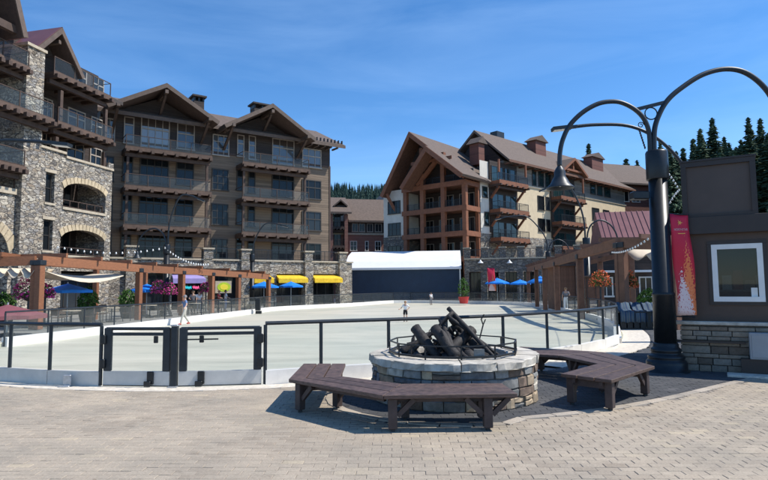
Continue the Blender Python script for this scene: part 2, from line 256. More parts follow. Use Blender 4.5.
# ------------------------------------------------------------------ mesh helpers
class MB:
    def __init__(s): s.v = []; s.f = []; s.mi = []
    def add(s, vs, fs, k=0):
        n = len(s.v); s.v += [tuple(p) for p in vs]; s.f += [tuple(n+i for i in q) for q in fs]; s.mi += [k]*len(fs); return s
    def box(s, x0, x1, y0, y1, z0, z1, k=0):
        vs = [(x, y, z) for x in (x0, x1) for y in (y0, y1) for z in (z0, z1)]
        return s.add(vs, [(0, 1, 3, 2), (4, 6, 7, 5), (0, 4, 5, 1), (2, 3, 7, 6), (0, 2, 6, 4), (1, 5, 7, 3)], k)
    def bar(s, a, b, w, h, up=(0, 0, 1), k=0):
        a = Vector(a); b = Vector(b); d = (b-a).normalized(); up = Vector(up)
        if abs(d.dot(up)) > 0.99: up = Vector((0, 1, 0))
        x = d.cross(up).normalized()*w/2; z = x.cross(d).normalized()*h/2
        vs = [p+q for p in (a, b) for q in (x+z, x-z, -x-z, -x+z)]
        return s.add(vs, [(0, 1, 2, 3), (7, 6, 5, 4), (0, 4, 5, 1), (1, 5, 6, 2), (2, 6, 7, 3), (3, 7, 4, 0)], k)
    def tube(s, pts, r, n=8, k=0, closed=False, caps=True):
        pts = [Vector(p) for p in pts]; m = len(pts); rings = []
        for i, p in enumerate(pts):
            if closed: d = (pts[(i+1) % m]-pts[i-1])
            else: d = pts[min(i+1, m-1)]-pts[max(i-1, 0)]
            d.normalize(); up = Vector((0, 0, 1)) if abs(d.z) < 0.9 else Vector((0, 1, 0))
            if i and not closed:
                x = px_ - d*px_.dot(d)
                x = x.normalized() if x.length > 1e-4 else d.cross(up).normalized()
            else: x = d.cross(up).normalized()
            px_ = x; z = x.cross(d); rr = r[i] if isinstance(r, (list, tuple)) else r
            rings.append([p + x*math.cos(a)*rr + z*math.sin(a)*rr for a in [2*math.pi*j/n for j in range(n)]])
        vs = [q for g in rings for q in g]; fs = []
        for i in range(m if closed else m-1):
            for j in range(n): fs.append((i*n+j, i*n+(j+1) % n, ((i+1) % m)*n+(j+1) % n, ((i+1) % m)*n+j))
        if caps and not closed: fs += [tuple(range(n-1, -1, -1)), tuple((m-1)*n+j for j in range(n))]
        return s.add(vs, fs, k)
    def lathe(s, prof, n=20, c=(0, 0), k=0):
        vs = [(c[0]+r*math.cos(2*math.pi*j/n), c[1]+r*math.sin(2*math.pi*j/n), z) for r, z in prof for j in range(n)]
        fs = [(i*n+j, i*n+(j+1) % n, (i+1)*n+(j+1) % n, (i+1)*n+j) for i in range(len(prof)-1) for j in range(n)]
        fs += [tuple(range(n-1, -1, -1)), tuple((len(prof)-1)*n+j for j in range(n))]
        return s.add(vs, fs, k)
    def prism(s, poly, axis, a, b, k=0):
        """poly in the two other axes, swept along axis from a to b"""
        n = len(poly)
        def pt(p, t): return {'x': (t, p[0], p[1]), 'y': (p[0], t, p[1]), 'z': (p[0], p[1], t)}[axis]
        vs = [pt(p, a) for p in poly]+[pt(p, b) for p in poly]
        fs = [tuple(range(n)), tuple(range(2*n-1, n-1, -1))]+[(i, n+i, n+(i+1) % n, (i+1) % n) for i in range(n)]
        return s.add(vs, fs, k)
    def mesh(s, name, mats, smooth=False, fix=True):
        me = bpy.data.meshes.new(name); me.from_pydata(s.v, [], s.f)
        for q in (mats if isinstance(mats, (list, tuple)) else [mats]): me.materials.append(MATS[q])
        if any(s.mi): me.polygons.foreach_set('material_index', s.mi)
        if smooth: me.polygons.foreach_set('use_smooth', [True]*len(me.polygons))
        if fix:
            bm = bmesh.new(); bm.from_mesh(me); bmesh.ops.recalc_face_normals(bm, faces=bm.faces); bm.to_mesh(me); bm.free()
        me.update(); return me
    def ob(s, name, mats, parent=None, smooth=False, loc=None):
        return link(name, s.mesh(name, mats, smooth), parent, loc)
def link(name, me, parent=None, loc=None, rz=0):
    o = bpy.data.objects.new(name, me); COL.objects.link(o)
    if parent: o.parent = parent
    if loc is not None: o.location = loc
    if rz: o.rotation_euler = (0, 0, rz)
    return o
def tag(o, label=None, cat=None, group=None, kind=None):
    for k, v in (('label', label), ('category', cat), ('group', group), ('kind', kind)):
        if v: o[k] = v
    return o
def empty(name, loc=(0, 0, 0), rz=0, label=None, cat=None, group=None):
    o = bpy.data.objects.new(name, None); COL.objects.link(o); o.location = loc; o.rotation_euler = (0, 0, rz); o.empty_display_size = 0.2
    return tag(o, label, cat, group)
def copy_tree(o, parent=None):
    c = o.copy(); COL.objects.link(c); c.parent = parent
    for ch in list(o.children): copy_tree(ch, c)
    return c
_cache = {}
def bevelled(dx, dy, dz, bv, mat_, jit=0, seed=0):
    key = (round(dx, 3), round(dy, 3), round(dz, 3), bv, mat_, jit, seed)
    if key in _cache: return _cache[key]
    bm = bmesh.new(); bmesh.ops.create_cube(bm, size=1); bmesh.ops.scale(bm, vec=(dx, dy, dz), verts=bm.verts)
    rg = random.Random(seed)
    if jit:
        for v in bm.verts: v.co += Vector((rg.uniform(-jit, jit), rg.uniform(-jit, jit), rg.uniform(-jit, jit)))
    if bv: bmesh.ops.bevel(bm, geom=list(bm.edges), offset=bv, segments=1, affect='EDGES')
    me = bpy.data.meshes.new('piece'); bm.to_mesh(me); bm.free(); me.materials.append(MATS[mat_]); _cache[key] = me; return me
def piece(name, c, d, mat_, parent, bv=0, jit=0, seed=0):
    return link(name, bevelled(d[0], d[1], d[2], bv, mat_, jit, seed), parent, c)
def bx(name, x0, x1, y0, y1, z0, z1, mat_, parent, bv=0):
    return piece(name, ((x0+x1)/2, (y0+y1)/2, (z0+z1)/2), (abs(x1-x0), abs(y1-y0), abs(z1-z0)), mat_, parent, bv)
def inside(P, x, y):
    r = False; n = len(P); j = n-1
    for i in range(n):
        xi, yi = P[i][0], P[i][1]; xj, yj = P[j][0], P[j][1]
        if (yi > y) != (yj > y) and x < (xj-xi)*(y-yi)/(yj-yi)+xi: r = not r
        j = i
    return r
def spline(P, n=6, closed=False):
    out = []; m = len(P); P = [Vector(p) for p in P]
    for i in range(m if closed else m-1):
        if closed: a, b, c, d = P[i-1], P[i], P[(i+1) % m], P[(i+2) % m]
        else: a, b, c, d = P[max(i-1, 0)], P[i], P[i+1], P[min(i+2, m-1)]
        for k in range(n):
            t = k/n; out.append(0.5*((2*b)+(c-a)*t+(2*a-5*b+4*c-d)*t*t+(3*b-a-3*c+d)*t**3))
    if not closed: out.append(P[-1])
    return out
def offset_poly(P, d):                      # closed polygon, positive = outward for counter-clockwise
    n = len(P); out = []
    for i in range(n):
        t = (P[(i+1) % n]-P[i-1]); t = Vector((t.x, t.y, 0)).normalized(); out.append(P[i]+Vector((t.y, -t.x, 0))*d)
    return out
class Frame:
    """a facade: local x along it, local y into the building, z up"""
    def __init__(s, xa, Ya, xb, Yb):
        a = AT(xa, 286, Ya); b = AT(xb, 286, Yb); s.setup(Vector((a.x, a.y, 0)), Vector((b.x-a.x, b.y-a.y, 0)))
    def setup(s, O, d):
        s.O = O; s.u = d.normalized(); s.n = Vector((-s.u.y, s.u.x, 0)); s.rz = math.atan2(s.u.y, s.u.x)
    def px(s, x, y, off=0.0):
        d = ray(x, y); p0 = s.O+s.n*off; t = (p0-EYEP).dot(s.n)/d.dot(s.n); p = EYEP+d*t
        return (p-s.O).dot(s.u), p.z
    def U(s, x, y=250, off=0.0): return s.px(x, y, off)[0]
    def Z(s, x, y, off=0.0): return s.px(x, y, off)[1]
    def loc(s, P): return (P-s.O).dot(s.u), (P-s.O).dot(s.n), P.z

def wall_holes(u0, u1, z0, ztop, off, t, holes):
    """a wall slab with real openings; a hole is (u0,u1,z0,z1[,rise]) with an arched head when rise is given"""
    b = MB(); cuts = {u0, u1}
    for h in holes:
        cuts |= {h[0], h[1]}
        if len(h) > 4: cuts |= {h[0]+(h[1]-h[0])*k/14 for k in range(15)}
    cuts = sorted(c for c in cuts if u0-1e-6 <= c <= u1+1e-6); zt = ztop if callable(ztop) else (lambda u: ztop)
    def top(h, u):
        if len(h) == 4: return h[3]
        q = max(-1, min(1, 2*(u-h[0])/(h[1]-h[0])-1)); return h[3]+h[4]*math.sqrt(max(0, 1-q*q*0.97))-h[4]*math.sqrt(0.03)
    for a, c in zip(cuts, cuts[1:]):
        if c-a < 1e-5: continue
        mid = (a+c)/2; hs = sorted([h for h in holes if h[0] < mid < h[1]], key=lambda h: h[2]); la = lc = z0; iv = []
        for h in hs:
            if h[2] > z0+1e-4: iv.append((la, lc, h[2], h[2]))
            la, lc = top(h, a), top(h, c)
        iv.append((la, lc, zt(a), zt(c)))
        for (pa, pc, qa, qc) in iv:
            vs = [(a, off, pa), (c, off, pc), (c, off, qc), (a, off, qa), (a, off+t, pa), (c, off+t, pc), (c, off+t, qc), (a, off+t, qa)]
            b.add(vs, [(0, 1, 2, 3), (7, 6, 5, 4), (0, 4, 5, 1), (3, 2, 6, 7)])
    for h in holes:
        for u in (h[0], h[1]):
            z = top(h, u); b.add([(u, off, h[2]), (u, off+t, h[2]), (u, off+t, z), (u, off, z)], [(0, 1, 2, 3)])
    zt0, zt1 = zt(u0), zt(u1)
    b.add([(u0, off, z0), (u0, off+t, z0), (u0, off+t, zt0), (u0, off, zt0)], [(0, 1, 2, 3)]); b.add([(u1, off, z0), (u1, off+t, z0), (u1, off+t, zt1), (u1, off, zt1)], [(0, 1, 2, 3)])
    return b
def window(parent, u0, u1, z0, z1, off, nx=2, nz=1, fm='win_frame', gm='window_glass', fw=0.09, name='window', transom=None):
    """frame with mullions standing proud of the wall, pane as its own piece"""
    b = MB(); y0, y1 = off-0.09, off+0.02
    b.box(u0, u1, y0, y1, z1-fw, z1); b.box(u0-0.05, u1+0.05, y0-0.05, y1, z0-0.03, z0+fw)
    b.box(u0, u0+fw, y0+0.002, y1, z0+fw, z1-fw); b.box(u1-fw, u1, y0+0.002, y1, z0+fw, z1-fw); mw = 0.05
    for i in range(1, nx):
        u = u0+(u1-u0)*i/nx; b.box(u-mw/2, u+mw/2, y0+0.02, y1, z0+fw, z1-fw)
    for j in range(1, nz):
        z = z0+(z1-z0)*j/nz; b.box(u0+fw, u1-fw, y0+0.024, y1, z-mw/2, z+mw/2)
    if transom:
        z = z0+(z1-z0)*transom; b.box(u0+fw, u1-fw, y0+0.01, y1, z-mw, z+mw)
    w = b.ob(name, fm, parent); p = bx('pane', u0+fw*0.6, u1-fw*0.6, off-0.03, off-0.012, z0+fw*0.6, z1-fw*0.6, gm, w)
    return w
def railing(u0, u1, y0, y1, z, h=1.05, n=None, balusters=False, sides=True):
    b = MB(); r = 0.05
    b.box(u0, u1, y0, y0+r, z+h-r, z+h); b.box(u0, u1, y0+0.004, y0+r-0.004, z+0.08, z+0.12)
    n = n or max(2, int((u1-u0)/1.7))
    for i in range(n+1):
        u = u0+(u1-u0-r)*i/n; b.box(u, u+r, y0-0.004, y0+r+0.004, z, z+h-r)
    if sides:
        for u in (u0, u1-r): b.box(u+0.003, u+r-0.003, y0+r+0.004, y1, z+h-r+0.003, z+h-0.003)
    if balusters:
        k = int((u1-u0)/0.16)
        for i in range(1, k): u = u0+(u1-u0)*i/k; b.box(u-0.012, u+0.012, y0+0.012, y0+0.036, z+0.12, z+h-r)
    return b
def balcony(parent, u0, u1, z, y0, y1, joists=9, slab='wood_brown', rail='wood_brown', glass=True, balusters=False, thick=0.16):
    """deck with fascia; each joist end, the railing and its glass are pieces of it"""
    b = MB(); b.box(u0, u1, y0, y1, z-thick, z); b.box(u0-0.06, u1+0.06, y0-0.06, y0, z-thick-0.12, z+0.05)
    o = b.ob('balcony', slab, parent)
    for i in range(joists):
        u = u0+0.1+(u1-u0-0.2)*i/(joists-1); piece('joist', (u, (y0+y1)/2-0.1, z-thick-0.14), (0.24, y1-y0+0.4, 0.26), 'wood_brown', o)
    bx('beam', u0+0.02, u1-0.02, y0+0.35, y0+0.6, z-thick-0.56, z-thick-0.271, 'wood_brown', o)
    railing(u0, u1, y0, y1, z, balusters=balusters).ob('railing', rail, o)
    if glass: bx('glass_panel', u0+0.06, u1-0.06, y0+0.018, y0+0.032, z+0.12, z+1.0, 'balcony_glass', o)
    return o
def gable_roof(parent, apex, left, right, y0, y1, t=0.28, mat_='roof_dark', soffit='soffit', rake='fascia', name='roof', rake_w=0.06):
    """two slopes from a rake drawn in the facade plane, swept from y0 (front) to y1 (back)"""
    b = MB()
    for e in (left, right):
        A = Vector((apex[0], 0, apex[1])); E = Vector((e[0], 0, e[1])); d = (E-A).normalized(); nn = Vector((-d.z, 0, d.x))
        if nn.z < 0: nn = -nn
        p = [A, E, E-nn*t, A-Vector((0, 0, t/max(0.3, nn.z)))]
        b.prism([(q.x, q.z) for q in p], 'y', y0, y1)
    o = b.ob(name, mat_, parent)
    for e in (left, right):
        A = Vector((apex[0], 0, apex[1])); E = Vector((e[0], 0, e[1])); d = (E-A).normalized(); nn = Vector((-d.z, 0, d.x)); nn = nn if nn.z > 0 else -nn
        r = MB(); q = [A-nn*0.02, E-nn*0.02, E-nn*(t+rake_w), A-Vector((0, 0, (t+rake_w)/max(0.3, nn.z)))]
        r.prism([(w.x, w.z) for w in q], 'y', y0-0.1, y0-0.003); r.ob('bargeboard', rake, o)
        s = MB(); q = [A-Vector((0, 0, (t+0.004)/max(0.3, nn.z))), E-nn*(t+0.004), E-nn*(t+0.05), A-Vector((0, 0, (t+0.05)/max(0.3, nn.z)))]
        s.prism([(w.x, w.z) for w in q], 'y', y0+0.003, y0+4); s.ob('soffit', soffit, o)
    return o

# ------------------------------------------------------------------ ground and rink
ICE = -0.15
near_px = [(9, 381.5), (49, 384.5), (100, 386.5), (174, 387.5), (265, 385), (321, 381), (389, 376.5), (447, 372.5), (504, 367.5), (548, 360.5), (580, 355), (604, 349), (618, 343.5)]
NEAR = [G(x, y) for x, y in near_px]
far_px = [(621, 337), (610, 327), (590, 319.5), (559, 311.5), (524, 305.7), (480, 304), (400, 303), (350, 306.3), (280, 310.2), (250, 314), (190, 322), (120, 331.5), (50, 341), (4, 347)]
FAR = [G(x, y, ICE) for x, y in far_px]
for p in FAR: p.z = 0
LEFTP = [Vector((-12.6, 15.8, 0)), Vector((-10.6, 12.6, 0))]
RINK = spline(NEAR+FAR+LEFTP, 4, True)
for p in RINK: p.z = 0
floor = MB(); floor.add([(p.x, p.y, ICE) for p in RINK], [tuple(range(len(RINK)))]); fo = floor.ob('rink_floor', 'rink_floor'); tag(fo, kind='structure')
# ground: one sheet round the rink out to the horizon
KO = offset_poly(RINK, 0.05); g = MB(); n = len(RINK); cx, cy = 0.5, 32
ringA = [(p.x, p.y, -0.03) for p in KO]; vs = list(ringA)
for rad in (55, 140, 900):
    for p in KO:
        a = math.atan2(p.y-cy, p.x-cx); vs.append((cx+rad*math.cos(a), cy+rad*math.sin(a), -0.03))
g.add(vs, [(k*n+i, k*n+(i+1) % n, (k+1)*n+(i+1) % n, (k+1)*n+i) for k in range(3) for i in range(n)])
tag(g.ob('ground', 'ground_far'), kind='structure')
# pale concrete apron round the outside of the rink kerb
AP = offset_poly(RINK, 0.42); ap = MB()
for i in range(n):
    j = (i+1) % n; a, b, c, d = KO[i], KO[j], AP[j], AP[i]; w = 1.0 if RINK[i].x > 3.2 and RINK[i].y < 26 else 0.0
    if w: c = c+(c-b).normalized()*0.45; d = d+(d-a).normalized()*0.45
    ap.add([(q.x, q.y, z) for z in (-0.028, 0.012) for q in (a, b, c, d)], [(4, 5, 6, 7), (2, 3, 7, 6), (0, 1, 5, 4)])
tag(ap.ob('pavement', 'concrete_light'), kind='structure')

# pit and the dark paved court round it
PIT = Vector((1.12, 9.43, 0)); PR = 1.33
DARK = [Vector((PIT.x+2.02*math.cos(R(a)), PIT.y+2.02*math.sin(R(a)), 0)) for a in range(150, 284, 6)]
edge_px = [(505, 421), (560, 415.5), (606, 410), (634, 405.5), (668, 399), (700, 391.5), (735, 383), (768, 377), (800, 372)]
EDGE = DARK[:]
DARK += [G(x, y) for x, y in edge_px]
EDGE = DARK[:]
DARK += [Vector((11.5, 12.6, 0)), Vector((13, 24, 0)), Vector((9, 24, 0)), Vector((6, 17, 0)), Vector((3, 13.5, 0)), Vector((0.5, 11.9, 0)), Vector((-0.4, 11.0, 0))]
APRIGHT = offset_poly(RINK, 0.9)
def in_rink(x, y):
    return inside(APRIGHT, x, y) if x > 3.2 else inside(AP, x, y)
dg = MB(); dg.box(-14, 14, 1.2, 11.4, -0.2, -0.022)
# bedding under the pavers: follows the paved court only
bed = MB(); st = 0.2; bedd = MB()
for ix in range(-70, 72):
    for iy in range(6, 120):
        x, y = ix*st, iy*st
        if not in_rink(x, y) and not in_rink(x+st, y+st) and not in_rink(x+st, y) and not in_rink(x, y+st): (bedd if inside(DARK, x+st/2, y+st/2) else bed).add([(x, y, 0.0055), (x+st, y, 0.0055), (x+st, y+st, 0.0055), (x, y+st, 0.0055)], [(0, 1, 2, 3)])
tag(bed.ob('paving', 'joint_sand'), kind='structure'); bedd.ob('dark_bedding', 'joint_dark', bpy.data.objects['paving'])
PAVING = bpy.data.objects['paving']
def paver_mesh(L, W, tint, seed, mname, H=0.05):
    rg = random.Random(seed); bv = 0.004; z0 = -0.04
    x, y = L/2, W/2; zz = z0+H
    vs = [(-x, -y, z0), (x, -y, z0), (x, y, z0), (-x, y, z0), (-x, -y, zz-bv), (x, -y, zz-bv), (x, y, zz-bv), (-x, y, zz-bv), (-x+bv, -y+bv, zz), (x-bv, -y+bv, zz), (x-bv, y-bv, zz), (-x+bv, y-bv, zz)]
    fs = [(0, 1, 5, 4), (1, 2, 6, 5), (2, 3, 7, 6), (3, 0, 4, 7), (4, 5, 9, 8), (5, 6, 10, 9), (6, 7, 11, 10), (7, 4, 8, 11), (8, 9, 10, 11)]
    return vs, fs
PA = R(-1.5); ca, sa = math.cos(PA), math.sin(PA); PL, PW, JT = 0.222, 0.112, 0.004
light, dark = [], []; rg = random.Random(3)
for r_ in range(-10, 210):
    shift = (r_ % 2)*PL/2 + rg.uniform(-0.012, 0.012)
    for c_ in range(-75, 75):
        lx, ly = c_*PL+shift, 1.0+r_*PW; x, y = lx*ca-ly*sa, lx*sa+ly*ca
        if y < 2.6 or y > 24 or abs(x) > 3+y*0.85 or in_rink(x, y): continue
        isd = inside(DARK, x, y)
        if (Vector((x, y, 0))-PIT).length < PR-0.12: continue
        if not isd and y > 12.5: continue
        de = min((Vector((x, y, 0))-e).length for e in EDGE[::2]) if y < 13 else 9
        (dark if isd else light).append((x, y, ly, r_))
# the edging stones follow the curve
es = spline(EDGE, 8); acc = 0; seg = []; last = es[0]; stones_e = []
for a, b in zip(es, es[1:]):
    acc += (b-a).length
    if acc > 0.42: stones_e.append((last, b)); last = b; acc = 0
def near_edge(x, y):
    for a, b in stones_e:
        if abs(x-a.x) < 0.7 and abs(y-a.y) < 0.7:
            d = b-a; t = max(0, min(1, (Vector((x, y, 0))-a).dot(d)/d.length_squared)); 
            if (a+d*t-Vector((x, y, 0))).length < 0.085: return True
    return False
light = [p for p in light if not near_edge(p[0], p[1])]; dark = [p for p in dark if not near_edge(p[0], p[1])]
def tint_attr(me, vals):
    at = me.attributes.new('tint', 'FLOAT', 'FACE'); at.data.foreach_set('value', vals)
def patch(x, y): return 0.5+0.22*math.sin(x*1.9+math.sin(y*1.3)*2)+0.15*math.sin(y*2.7+x)
def bulk(name, lst, mname, parent):
    V, F, T = [], [], []; rg = random.Random(11)
    for (x, y, ly, r_) in lst:
        vs, fs = paver_mesh(PL-JT, PW-JT, 0, 0, mname); k = len(V); dz = rg.uniform(-0.002, 0.003); a = PA+rg.uniform(-0.012, 0.012); c, s = math.cos(a), math.sin(a)
        V += [(x+v[0]*c-v[1]*s, y+v[0]*s+v[1]*c, v[2]+dz) for v in vs]; F += [tuple(k+i for i in f) for f in fs]
        tv = max(0, min(1, patch(x, y)*0.5+rg.uniform(0, 0.5)+(0.35 if rg.random() < 0.04 else 0))); T += [tv]*len(fs)
    me = bpy.data.meshes.new(name); me.from_pydata(V, [], F); me.materials.append(MATS[mname]); tint_attr(me, T)
    o = link(name, me, parent); tag(o, kind='stuff'); return o
def in_view(x, y):
    return abs(x) < y*0.66 and y > 4.7
cand = sorted([p for p in light if in_view(p[0], p[1])], key=lambda p: p[1]); single = set(map(id, cand[:300]))
variants = []
for k in range(9):
    vs, fs = paver_mesh(PL-JT, PW-JT, 0, 0, 'paver_tan'); me = bpy.data.meshes.new('paver'); me.from_pydata(vs, [], fs); me.materials.append(MATS['paver_tan']); tint_attr(me, [k/8]*len(fs)); variants.append(me)
for p in cand[:300]:
    tv = max(0, min(1, patch(p[0], p[1])*0.5+rg.uniform(0, 0.5))); o = link('paver', variants[int(round(tv*8))], PAVING, (p[0], p[1], rg.uniform(-0.003, 0.003)), PA+rg.uniform(-0.012, 0.012))
bulk('pavers', [p for p in light if id(p) not in single], 'paver_tan', PAVING)
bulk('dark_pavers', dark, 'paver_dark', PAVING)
for i, (a, b) in enumerate(stones_e):
    d = b-a; c = (a+b)/2; L = d.length-0.012; vs, fs = paver_mesh(L, 0.14, 0, 0, 'edging', 0.062); me = bpy.data.meshes.new('edging_stone'); me.from_pydata(vs, [], fs); me.materials.append(MATS['edging']); tint_attr(me, [rg.random()]*len(fs))
    link('edging_stone', me, PAVING, (c.x, c.y, 0), math.atan2(d.y, d.x))

# ------------------------------------------------------------------ rink fences
def fence(name, pts, label, kerb_mat, kerb_h, rail_h, base, post_r, kerb_t, skip=(), group=None, flip=1, glass_t=0.014):
    c0 = pts[0]; root = empty(name, (c0.x, c0.y, base), 0, label, 'fence', group); P = [p-Vector((c0.x, c0.y, 0)) for p in pts]
    H = rail_h-base; kh = kerb_h-base
    for i, p in enumerate(P):
        q = MB(); q.tube([(0, 0, 0.02), (0, 0, H)], post_r, 8); 
        key = ('fp', name, H); _cache.setdefault(key, q.mesh('post', 'steel_dark')); link('post', _cache[key], root, (p.x, p.y, 0))
    runs, cur = [], [P[0]]
    for i in range(len(P)-1):
        a, b = P[i], P[i+1]
        if i in skip: runs.append(cur); cur = [b]; continue
        cur.append(b); d = (b-a).normalized(); nn = Vector((d.y, -d.x, 0))*flip
        k = MB(); e0 = a+d*0.004; e1 = b-d*0.004
        vs = [(q+nn*o_).to_tuple()[:2]+(z,) for z in (0, kh) for q in (e0, e1) for o_ in (-kerb_t/2, kerb_t/2)]
        k.add(vs, [(0, 1, 3, 2), (4, 6, 7, 5), (0, 4, 5, 1), (2, 3, 7, 6), (0, 2, 6, 4), (1, 5, 7, 3)]); k.ob('kerb_panel', kerb_mat, root)
        gl = MB(); a2 = a+d*(post_r+0.012); b2 = b-d*(post_r+0.012); gl.bar(a2+Vector((0, 0, (kh+H)/2)), b2+Vector((0, 0, (kh+H)/2)), glass_t, H-kh-0.05); gl.ob('glass_panel', 'rink_glass', root)
    runs.append(cur)
    for r_ in runs:
        if len(r_) < 2: continue
        q = MB(); q.tube([(p.x, p.y, H+post_r*0.8) for p in r_], post_r*1.05, 8); q.ob('rail', 'steel_dark', root)
    return root
RAIL = 1.1
left_tail = [Vector((-12.75, 16.2, 0)), Vector((-11.8, 14.2, 0)), Vector((-10.5, 12.5, 0)), Vector((-9.2, 11.6, 0))]
fence('rink_fence', left_tail+NEAR[:3], 'short glass rink fence with grey kerb boards beside the gates', 'grey_kerb', 0.27, RAIL, 0.0, 0.035, 0.1)
fence('rink_fence', NEAR[4:], 'curved glass rink fence running behind the stone fire pit', 'white_kerb', 0.27, RAIL, 0.0, 0.035, 0.1)
def resample(P, step):
    out = [P[0]]; acc = 0
    for a, b in zip(P, P[1:]):
        acc += (b-a).length
        if acc >= step: out.append(b); acc = 0
    if (out[-1]-P[-1]).length > 0.3: out.append(P[-1])
    return out
farline = resample(spline(FAR, 24), 2.0); farline[0] = NEAR[-1]
fence('rink_fence', farline, 'long glass rink fence with white kerb round the far side of the rink', 'white_kerb', 0.17, 1.0, ICE, 0.03, 0.22)
# gates between the two near runs
def gate(a, b, label, latch_side):
    d = b-a; L = d.length; root = empty('rink_gate', (a.x, a.y, 0), math.atan2(d.y, d.x), label, 'gate')
    for u in (0.09, L-0.09):
        piece('gate_post', (u, 0, 0.68), (0.14, 0.07, 0.78), 'steel_dark', root, 0.008)
    for z, h in ((1.055, 0.05),):
        q = MB(); q.tube([(0.05, 0, z), (L-0.05, 0, z)], 0.03, 8); q.ob('top_rail', 'steel_dark', root)
    bx('frame_rail', 0.145, L-0.145, -0.03, 0.03, 0.93, 0.985, 'steel_dark', root)
    bx('glass_panel', 0.15, L-0.15, -0.006, 0.006, 0.29, 0.928, 'rink_glass', root)
    bx('kick_plate', 0.02, L-0.02, -0.03, 0.03, 0.035, 0.285, 'grey_kerb', root)
    bx('bottom_seal', 0.02, L-0.02, -0.026, 0.026, 0.016, 0.034, 'steel_black', root)
    u = L*0.72 if latch_side > 0 else L*0.28
    bx('drop_bolt', u-0.06, u+0.06, -0.075, -0.032, 0.06, 0.29, 'steel_black', root, 0.01)
    bx('bolt_foot', u-0.1, u+0.03, -0.11, -0.078, 0.02, 0.12, 'steel_black', root, 0.01)
    bx('latch', u+0.05 if latch_side > 0 else u-0.04, u+0.13 if latch_side > 0 else u+0.04, -0.065, -0.031, 0.8, 0.928, 'steel_black', root, 0.008)
    if latch_side < 0: bx('latch_bar', 0.15, L*0.48, -0.085, -0.067, 0.85, 0.875, 'steel_black', root)
    e = 0.0 if latch_side > 0 else L
    for z in (0.42, 0.86): piece('hinge', (0.02 if latch_side > 0 else L-0.03, -0.06, z), (0.1, 0.05, 0.17), 'steel_black', root, 0.015)
    return root
gA, gB, gC = NEAR[2], NEAR[3], NEAR[4]
gate(gA+(gB-gA).normalized()*0.05, gB-(gB-gA).normalized()*0.06, 'left leaf of the glass rink double gate with hinge plates', 1)
gate(gB+(gC-gB).normalized()*0.06, gC-(gC-gB).normalized()*0.05, 'wider leaf of the glass rink double gate with long latch bar', -1)
lock = empty('gate_post', (gB.x, gB.y, 0), 0, 'dark steel post where the two rink gate leaves meet', 'gate post')
bx('upright', -0.055, 0.055, -0.05, 0.05, 0.0, 1.1, 'steel_dark', lock, 0.006); piece('cap', (0, 0, 1.115), (0.13, 0.12, 0.03), 'galvanised', lock, 0.008); piece('foot_plate', (0, -0.02, 0.02), (0.17, 0.2, 0.02), 'galvanised', lock)
br = empty('kerb_bracket', (G(67, 387)).to_tuple(), R(4), 'small galvanised bracket fixed to the grey rink kerb', 'bracket')
piece('plate', (0, 0.0, 0.12), (0.14, 0.04, 0.2), 'galvanised', br, 0.01); piece('foot', (-0.02, -0.06, 0.02), (0.2, 0.1, 0.03), 'galvanised', br, 0.008)
# black loudspeaker on the far fence
p = G(259, 313.6, ICE); sp = empty('loudspeaker', (p.x, p.y-0.35, ICE+0.05), 0, 'black loudspeaker box hung on the far rink fence', 'loudspeaker')
piece('cabinet', (0, 0, 0.62), (0.36, 0.3, 0.85), 'steel_black', sp, 0.02); piece('lower_cabinet', (0.05, 0, 0.06), (0.42, 0.3, 0.22), 'steel_black', sp, 0.02); piece('bracket', (0, 0.2, 0.6), (0.08, 0.18, 0.08), 'steel_dark', sp)

# ------------------------------------------------------------------ fire pit
pit = empty('fire_pit', PIT, 0, 'round rubble stone fire pit with pale capstones and black guard ring', 'fire pit')
core = MB(); core.lathe([(PR-0.035, 0), (PR-0.035, 0.575), (0.95, 0.575)], 48); core.ob('wall_core', 'mortar', pit, True)
smats = ['stone_grey', 'stone_tan', 'stone_brown', 'stone_pale', 'stone_blue', 'stone_grey', 'stone_tan']
def ring_stone(a0, a1, z0, z1, r0, r1, mname, name, rg, parent, jit=0.012, nseg=3):
    b = MB(); bvz = min(0.014, (z1-z0)*0.2); da = 0.012/r1; rows = []
    jr = [[rg.uniform(-jit, jit) for _ in range(nseg+1)] for _ in range(4)]
    ja = [rg.uniform(-0.006, 0.006) for _ in range(4)]
    def P(a, r, z): return (r*math.cos(a), r*math.sin(a), z)
    prof = [(z0, r0, 0), (z0+0.002, r1-bvz, 0), (z0+bvz, r1, 1), (z1-bvz, r1, 2), (z1-0.002, r1-bvz, 3), (z1, r0, 3)]
    vs = []
    for k, (z, r, row) in enumerate(prof):
        for i in range(nseg+1):
            t = i/nseg; a = a0+(a1-a0)*t+(ja[row] if 0 < i < nseg or True else 0); rr = r+(jr[row][i] if 0 < k < 5 else 0)-(0.014 if i in (0, nseg) and 0 < k < 5 else 0)
            vs.append(P(a, rr, z+(rg.uniform(-0.006, 0.006) if k in (2, 3) else 0)))
    n_ = nseg+1; m_ = len(prof)
    fs = [(k*n_+i, k*n_+i+1, (k+1)*n_+i+1, (k+1)*n_+i) for k in range(m_-1) for i in range(nseg)]+[((m_-1)*n_+i, (m_-1)*n_+i+1, i+1, i) for i in range(nseg)]
    fs += [tuple(k*n_ for k in range(m_)), tuple(k*n_+nseg for k in range(m_-1, -1, -1))]
    b.add(vs, fs); return b.ob(name, mname, parent)
rg = random.Random(21); z = 0.0
courses = [0.16, 0.125, 0.165, 0.13]
z = 0.004
